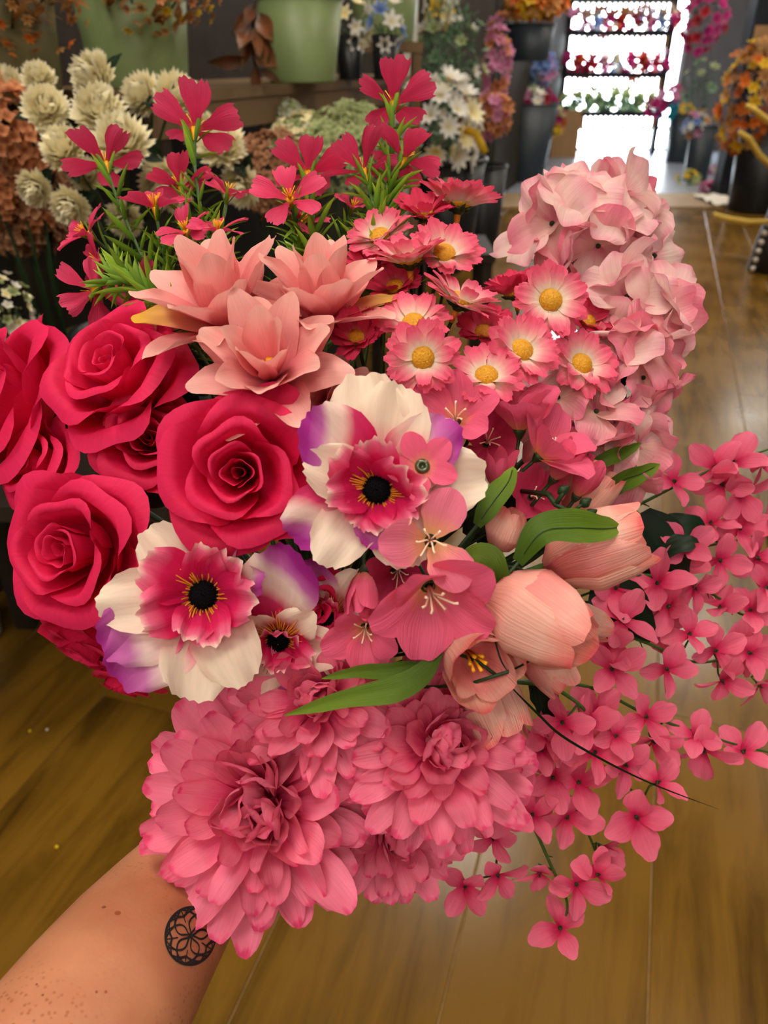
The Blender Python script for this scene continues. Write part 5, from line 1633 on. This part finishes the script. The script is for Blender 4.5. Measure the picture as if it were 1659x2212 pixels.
# white daisies in a black bucket
q = floor_at(985, 740)
c = at_y(945, 275, 3.3)
bq = Vector((c.x + .05, 3.42, 0))
bucket('black bucket holding the white daisies', Vector((bq.x, bq.y, .62)), .16, .12, .34, 'pot_black')
o = tag(link('plant_stand', None, None, None, T(bq.x, bq.y, 0)), 'dark wooden stand under the white daisies', 'stand')
mb = MB(); mb.box((0, 0, .60), (.4, .4, .035)); link('stand_top', mb.mesh('stand_top', False), M['darkwood'], o)
for a in (-1, 1):
    for e in (-1, 1):
        mb = MB(); mb.box((a * .17, e * .17, .29), (.04, .04, .58)); link('leg', mb.mesh('leg', False), M['darkwood'], o)
bunch('white_daisies', 'bunch of white daisies behind the tallest dianthus', 'flowers', c, (.17, .14, .17), 46, ['white', 'white', 'cream'], .055, star_mesh(9, .42), foot=Vector((bq.x, bq.y, .8)), gn=50, sd=30)
o = tag(link('chenille_twist', None, None, None, T(*at_y(995, 280, 3.2))), 'bent yellow chenille twist beside the white daisies', 'twist')
mb = MB(); rr = at_y(995, 280, 3.2)
mb.tube([at_y(px, py, 3.2) - rr for px, py in ((990, 278), (1012, 282), (1028, 288), (1038, 308), (1048, 330))], .014, 8)
link('wire', mb.mesh('wire'), M['yellow'], o)

# tall greenery and blossoms along the aisle
def bunch_on_floor(name, label, px, py, Y, rpx, rpy, n, mats, size, green='fern', gn=120, sd=0, gl=(.3, .1), mesh=None):
    c = at_y(px, py, Y)
    s = scale_at(c)
    foot = Vector((c.x, Y + .05, .35))
    return bunch(name, label, 'flowers', c, (rpx * s, rpx * s, rpy * s), n, mats, size, mesh, foot, green, None, gn, sd, gl)


bunch_on_floor('fern_bush', 'tall haze-pale green bush beside the white post', 960, 165, 5.6, 88, 150, 40, ['sage', 'fern', 'white'], .05, 'fern', 420, 40, (.28, .07))
bunch_on_floor('yellow_flowers', 'yellow and cream flowers above the tall green bush', 925, 25, 6.0, 48, 30, 30, ['yellow', 'white', 'cream'], .06, 'fern', 60, 41)
bunch_on_floor('lilac_spikes', 'lilac pink flower spikes beside the tall green bush', 1072, 150, 6.4, 26, 95, 60, ['lilac', 'lilac', 'peach'], .055, 'fern', 60, 42)
bunch_on_floor('peach_flowers', 'dusty pink and peach flowers under the lilac spikes', 1062, 248, 6.2, 40, 42, 50, ['lilac', 'peach', 'peach'], .055, 'fern', 40, 43)
bunch_on_floor('orange_flowers', 'orange flowers next to the dusty pink ones', 1010, 245, 6.0, 20, 36, 26, ['orange', 'rust'], .05, 'fern', 30, 44)
for i, (px, py, Y, r, lab) in enumerate(((1050, 420, 6.3, .17, 'tall black bucket under the lilac spikes'), (965, 470, 5.6, .18, 'tall black bucket under the green bush'))):
    q = at_y(px, 300, Y)
    bucket(lab, Vector((q.x, Y, 0)), r, r * .8, .62, 'pot_black', 'black floor buckets')
q = at_y(887, 50, 4.6)
o = tag(link('display_post', None, None, None, T(q.x, 4.6, 0)), 'white square post left of the green bush', 'post')
mb = MB(); mb.box((0, 0, 1.6), (.07, .07, 3.2)); mb.box((0, 0, .05), (.16, .16, .1)); link('shaft', mb.mesh('shaft', False), M['post_white'], o)
q = at_y(1055, 50, 8.2)
o = tag(link('display_post', None, None, None, T(q.x, 8.2, 0)), 'dark post behind the lilac spikes', 'post')
mb = MB(); mb.box((0, 0, 1.6), (.14, .14, 3.2)); mb.box((0, 0, .05), (.26, .26, .1)); link('shaft', mb.mesh('shaft', False), M['post_dark'], o)
# slate bucket with mixed flowers
q = floor_at(1130, 392)
s = scale_at(q)
bucket('big slate bucket of mixed flowers by the cardboard box', q, 60 * s, 40 * s, 150 * s, 'pot_slate')
Yq = q.y
for i, (px, py, rx, rz, n, mt, sz, lab) in enumerate((
        (1140, 235, 52, 40, 60, ['red', 'magenta', 'lilac', 'white'], .085, 'red and pink mixed flowers in the slate bucket'),
        (1195, 260, 24, 24, 26, ['magenta', 'orange', 'yellow', 'sage'], .08, 'rainbow coloured flowers at the side of the slate bucket'),
        (1105, 135, 30, 36, 40, ['cream', 'white'], .08, 'cream hydrangea above the slate bucket'),
        (1168, 148, 26, 28, 36, ['bluep', 'bluep', 'lilac'], .08, 'pale blue hydrangea above the slate bucket'),
        (1130, 190, 60, 24, 16, ['sage', 'fern'], .07, 'dark greenery between hydrangeas and mixed flowers'))):
    bunch('mixed_flowers', lab, 'flowers', at_y(px, py, Yq + .05 * i), (rx * s, rx * s * .8, rz * s), n, mt, sz, foot=q + Vector((0, 0, 60 * s)), gn=60 if i != 4 else 160, sd=50 + i)
q2 = at_y(1145, 80, 8.6)
bucket('dark bucket hung high above the pale hydrangeas', q2 - Vector((0, 0, .2)), 52 * scale_at(q2), 42 * scale_at(q2), 70 * scale_at(q2), 'pot_slate')
o = tag(link('hanging_chain', None, None, None, T(q2.x, q2.y, q2.z)), 'dark rod the high bucket hangs from', 'rod')
mb = MB(); mb.tube([(0, 0, -.18), (0, 0, 3.2 - q2.z)], .012, 6); link('rod', mb.mesh('rod'), M['post_dark'], o)
bunch('orange_blossoms', 'golden orange blossoms in the high hung bucket', 'flowers', at_y(1150, 6, 8.6), (68 * scale_at(q2), .25, 26 * scale_at(q2)), 70, ['orange', 'yellow', 'rust'], .09, foot=q2, gn=40, sd=60)
q = floor_at(1222, 343)
s = scale_at(q)
o = tag(link('cardboard_box', None, None, None, T(q.x - .05, q.y + .3, 0)), 'cardboard box on the grey floor beside the window', 'box')
mb = MB(); mb.box((0, 0, 45 * s), (64 * s, .5, 90 * s)); link('carton', mb.mesh('carton', False), M['box'], o)
for a in (-1, 1):
    mb = MB(); mb.box((a * 33 * s, 0, 90 * s), (10 * s, .5, .012), Ry(0)); link('flap', mb.mesh('flap', False), M['box'], o)

# rack of flowers in front of the window
RY = 13.3
xl, xr = at_y(1213, 200, RY).x, at_y(1428, 200, RY).x
o = tag(link('flower_rack', None, None, None, T((xl + xr) / 2, RY, 0)), 'metal rack of flower rows standing before the bright window', 'rack')
w_ = xr - xl
for a in (-1, 1):
    mb = MB(); mb.box((a * w_ / 2, 0, 1.5), (.085, .085, 3.0)); link('post', mb.mesh('post', False), M['post_dark'], o)
levels = [at_y(1320, py, RY).z for py in (72, 162, 245)]
for z in levels + [at_y(1320, 0, RY).z]:
    mb = MB(); mb.box((0, 0, z), (w_, .32, .07)); link('shelf', mb.mesh('shelf', False), M['post_dark'], o)
    for k in range(18):
        mb = MB() if k == 0 else mb
        if k == 0:
            mb.box((0, 0, -.09), (.055, .01, .15)); tagm = mb.mesh('price_tag', False)
        link('price_tag', tagm, M['box'], o, T(-w_ / 2 + .1 + (w_ - .2) * k / 17, -.17, z - .02))
for i, z in enumerate(levels):
    for k in range(8):
        mt = [['magenta', 'lilac'], ['red', 'magenta'], ['bluep', 'white'], ['red', 'orange'], ['magenta', 'cream']][(k * 2 + i) % 5] if i < 2 else ['fern', 'sage']
        bunch('rack_flowers', ('%s flower clump on the rack, %s shelf, %s from the left post' % (
            ('purple', 'red and pink', 'blue and white', 'scarlet', 'pink and cream')[(k * 2 + i) % 5] if i < 2 else 'green', ('upper', 'middle', 'lowest')[i],
            ('first', 'second', 'third', 'fourth', 'fifth', 'sixth', 'seventh', 'eighth')[k])), 'flowers',
              Vector((xl + w_ * (k + .5) / 8, RY - .05, z + .15)), (.15, .12,   .10 + .03 * (k % 3)), 8, mt, .12, gn=60, gl=(.5, .3), green='fern' if i == 2 else 'darkleaf', sd=70 + i * 8 + k, group='flower clumps on the rack')

# right side: dark buckets, autumn foliage, dark column
for i, (px, py, Y, rpx, hpx, lab) in enumerate(((1460, 352, 0, 27, 95, 'dark slate bucket right of the window'), (1500, 392, 0, 28, 110, 'dark slate bucket before the black column'))):
    q = floor_at(px, py); s = scale_at(q)
    bucket(lab, q, rpx * s, rpx * s * .85, hpx * s, 'pot_slate', 'slate buckets at the right')
    if i == 0:
        for j, (bx, by, mt, l2) in enumerate(((1418, 232, ['magenta'], 'magenta pinwheel flowers by the window'), (1448, 205, ['lilac', 'magenta'], 'violet pinwheel flowers by the window'),
                                              (1442, 238, ['teal'], 'teal pinwheel flowers by the window'), (1475, 245, ['orange', 'yellow'], 'orange pinwheel flowers by the window'))):
            bunch('pinwheel_flowers', l2, 'flowers', at_y(bx, by, q.y), (18 * s, .12, 14 * s), 14, mt, .09, foot=q + Vector((0, 0, 60 * s)), gn=10, sd=110 + j)
    else:
        bunch('pale_flowers', 'pale mixed flowers in the bucket before the black column', 'flowers', at_y(1505, 270, q.y), (26 * s, .14, 24 * s), 26, ['white', 'bluep', 'lilac', 'rust'], .06, foot=q + Vector((0, 0, 60 * s)), gn=40, sd=120)
        bunch('greenery', 'haze-pale green foliage left of the black column', 'plant', at_y(1512, 190, q.y + .6), (46 * s, .25, 56 * s), 14, ['fern', 'sage'], .07, foot=Vector((q.x + .1, q.y + .6, 0)), gn=200, sd=121, gl=(.28, .07))
        bunch('magenta_flowers', 'dark magenta flowers high beside the black column', 'flowers', at_y(1520, 40, q.y + .4), (48 * s, .25, 60 * s), 50, ['magenta', 'red', 'magenta'], .08, foot=Vector((q.x + .12, q.y + .4, 0)), gn=80, sd=122, green='darkleaf')
q = floor_at(1562, 425)
s = scale_at(q)
o = tag(link('store_column', None, None, None, T(q.x, q.y, 0)), 'black square column before the autumn foliage', 'column')
mb = MB(); mb.box((0, 0, 1.6), (40 * s, 40 * s, 3.2)); mb.box((0, 0, .06), (46 * s, 46 * s, .12)); link('shaft', mb.mesh('shaft', False), M['post_dark'], o)
q = floor_at(1630, 455)
s = scale_at(q)
bucket('tall black planter holding the autumn foliage', q, 66 * s, 56 * s, 170 * s, 'pot_black')
bunch('autumn_foliage', 'orange autumn foliage in the tall black planter', 'flowers', at_y(1628, 215, q.y), (66 * s, .3, 105 * s), 130, ['orange', 'rust', 'orange', 'rust', 'yellow'], .07, foot=q + Vector((0, 0, 120 * s)), gn=160, sd=130, green='copper', gl=(.22, .1))
o = tag(link('price_board', None, None, None, T(*(at_y(1650, 95, q.y + .5)))), 'plain kraft board above the autumn foliage', 'board')
mb = MB(); mb.box((0, 0, 0), (.22, .02, .3)); link('board_face', mb.mesh('board_face', False), M['box'], o)
mb = MB(); mb.box((0, .02, -.9), (.03, .03, 1.6)); link('board_stick', mb.mesh('board_stick', False), M['darkwood'], o)
# black glitter basket with pearl edge and straw twigs
q = floor_at(1668, 585)
s = scale_at(q)
o = tag(link('glitter_basket', None, None, None, T(*q)), 'black glitter basket edged with pearls at the right frame edge', 'basket')
mb = MB(); mb.lathe([(.001, 0), (52 * s, 0), (46 * s, 60 * s), (34 * s, 130 * s), (16 * s, 210 * s), (10 * s, 240 * s), (.001, 240 * s)], 24); link('basket_body', mb.mesh('basket_body'), M['glitter'], o)
mb = MB(); mb.lathe([(.001, -1), (.7, -.7), (1, 0), (.7, .7), (.001, 1)], 10); pearl = mb.mesh('pearl')
for k in range(7):
    z = (8 + k * 18) * s
    r = interp([(0, 52), (60, 46), (130, 34)], z / s) * s
    link('pearl', pearl, M['pearl'], o, T(-r * .97, -r * .3, z) @ S(6 * s))
mb = MB(); mb.tube([(-14 * s, -10 * s, 235 * s), (-24 * s, -16 * s, 190 * s), (-34 * s, -18 * s, 140 * s), (-40 * s, -20 * s, 110 * s)], 4 * s, 6); link('tinsel_edge', mb.mesh('tinsel_edge'), M['tinsel'], o)
for i, (pts, lab) in enumerate((([(1541, 464), (1575, 474), (1615, 480), (1670, 478)], 'straw yellow twig pointing out level from the glitter basket'),
                                ([(1596, 286), (1618, 300), (1640, 335), (1668, 362)], 'straw yellow twig curving down to the glitter basket'),
                                ([(1612, 228), (1632, 240), (1650, 255), (1672, 268)], 'thin straw yellow twig over the autumn foliage'))):
    rr = at_y(*pts[-1], q.y - .1)
    o = tag(link('straw_twig', None, None, None, T(*rr)), lab, 'twig', 'straw twigs at the right')
    mb = MB(); mb.tube([at_y(px, py, q.y - .1) - rr for px, py in pts] + [q + Vector((0, 0, 200 * s)) - rr], [5 * s, 6 * s, 6 * s, 6 * s, 4 * s], 7)
    link('wire', mb.mesh('wire'), M['straw'], o)
q = floor_at(1712, 1092)
bucket('dark olive bucket cut by the right frame edge', q, .075, .06, .2, 'pot_olive')
# things dropped on the far floor
for i, (px, py, mt, lab, r) in enumerate(((1485, 393, ['sage', 'yellow'], 'dropped yellow green sprig on the grey floor', .10), (1545, 372, ['lilac', 'white'], 'dropped pale pink bloom against the planter', .06),
                                          (1533, 410, ['lilac', 'magenta'], 'dropped pink blooms near the white paper', .07), (1556, 412, ['magenta', 'red'], 'dropped deep pink bloom near the white paper', .06))):
    q = floor_at(px, py + 8)
    bunch('dropped_flower', lab, 'flowers', q + Vector((0, 0, r * .7 + .015)), (r * 1.4, r, r * .7), 14, mt, .06, gn=14, sd=140 + i)
q = floor_at(1550, 438)
o = link('paper_bag', None, None, None, T(q.x, q.y, .013)); tag(o, 'crumpled white paper lying on the beige strip', 'paper')
mb = MB(); rg = random.Random(4)
vs = [(-.16 + .32 * (i % 7) / 6, -.3 + .6 * (i // 7) / 6, .004 + rg.random() * .05) for i in range(49)]
mb.add(vs, [(r * 7 + k, r * 7 + k + 1, r * 7 + k + 8, r * 7 + k + 7) for r in range(6) for k in range(6)])
link('sheet', mb.mesh('sheet'), M['paper'], o)
# bits on the near floor
for (px, py, r, mt, lab) in ((123, 1832, .0035, 'yellow_bead', 'tiny yellow bead on the floor beside the forearm'), (65, 1581, .003, 'yellow_bead', 'tiny yellow bead on the floor below the roses'),
                             (102, 1578, .003, 'pearl', 'tiny clear bead on the floor next to a yellow one'), (80, 1283, .005, 'paper', 'tiny white crumb on the floor by the white bucket')):
    q = floor_at(px, py)
    mb = MB(); mb.lathe([(.001, 0), (.7, .3), (1, 1), (.8, 1.6), (.35, 1.95), (.25, 1.7), (.001, 1.7)], 10)
    tag(link('floor_bead', mb.mesh('floor_bead'), M[mt], None, T(*q) @ S(r)), lab, 'bead')
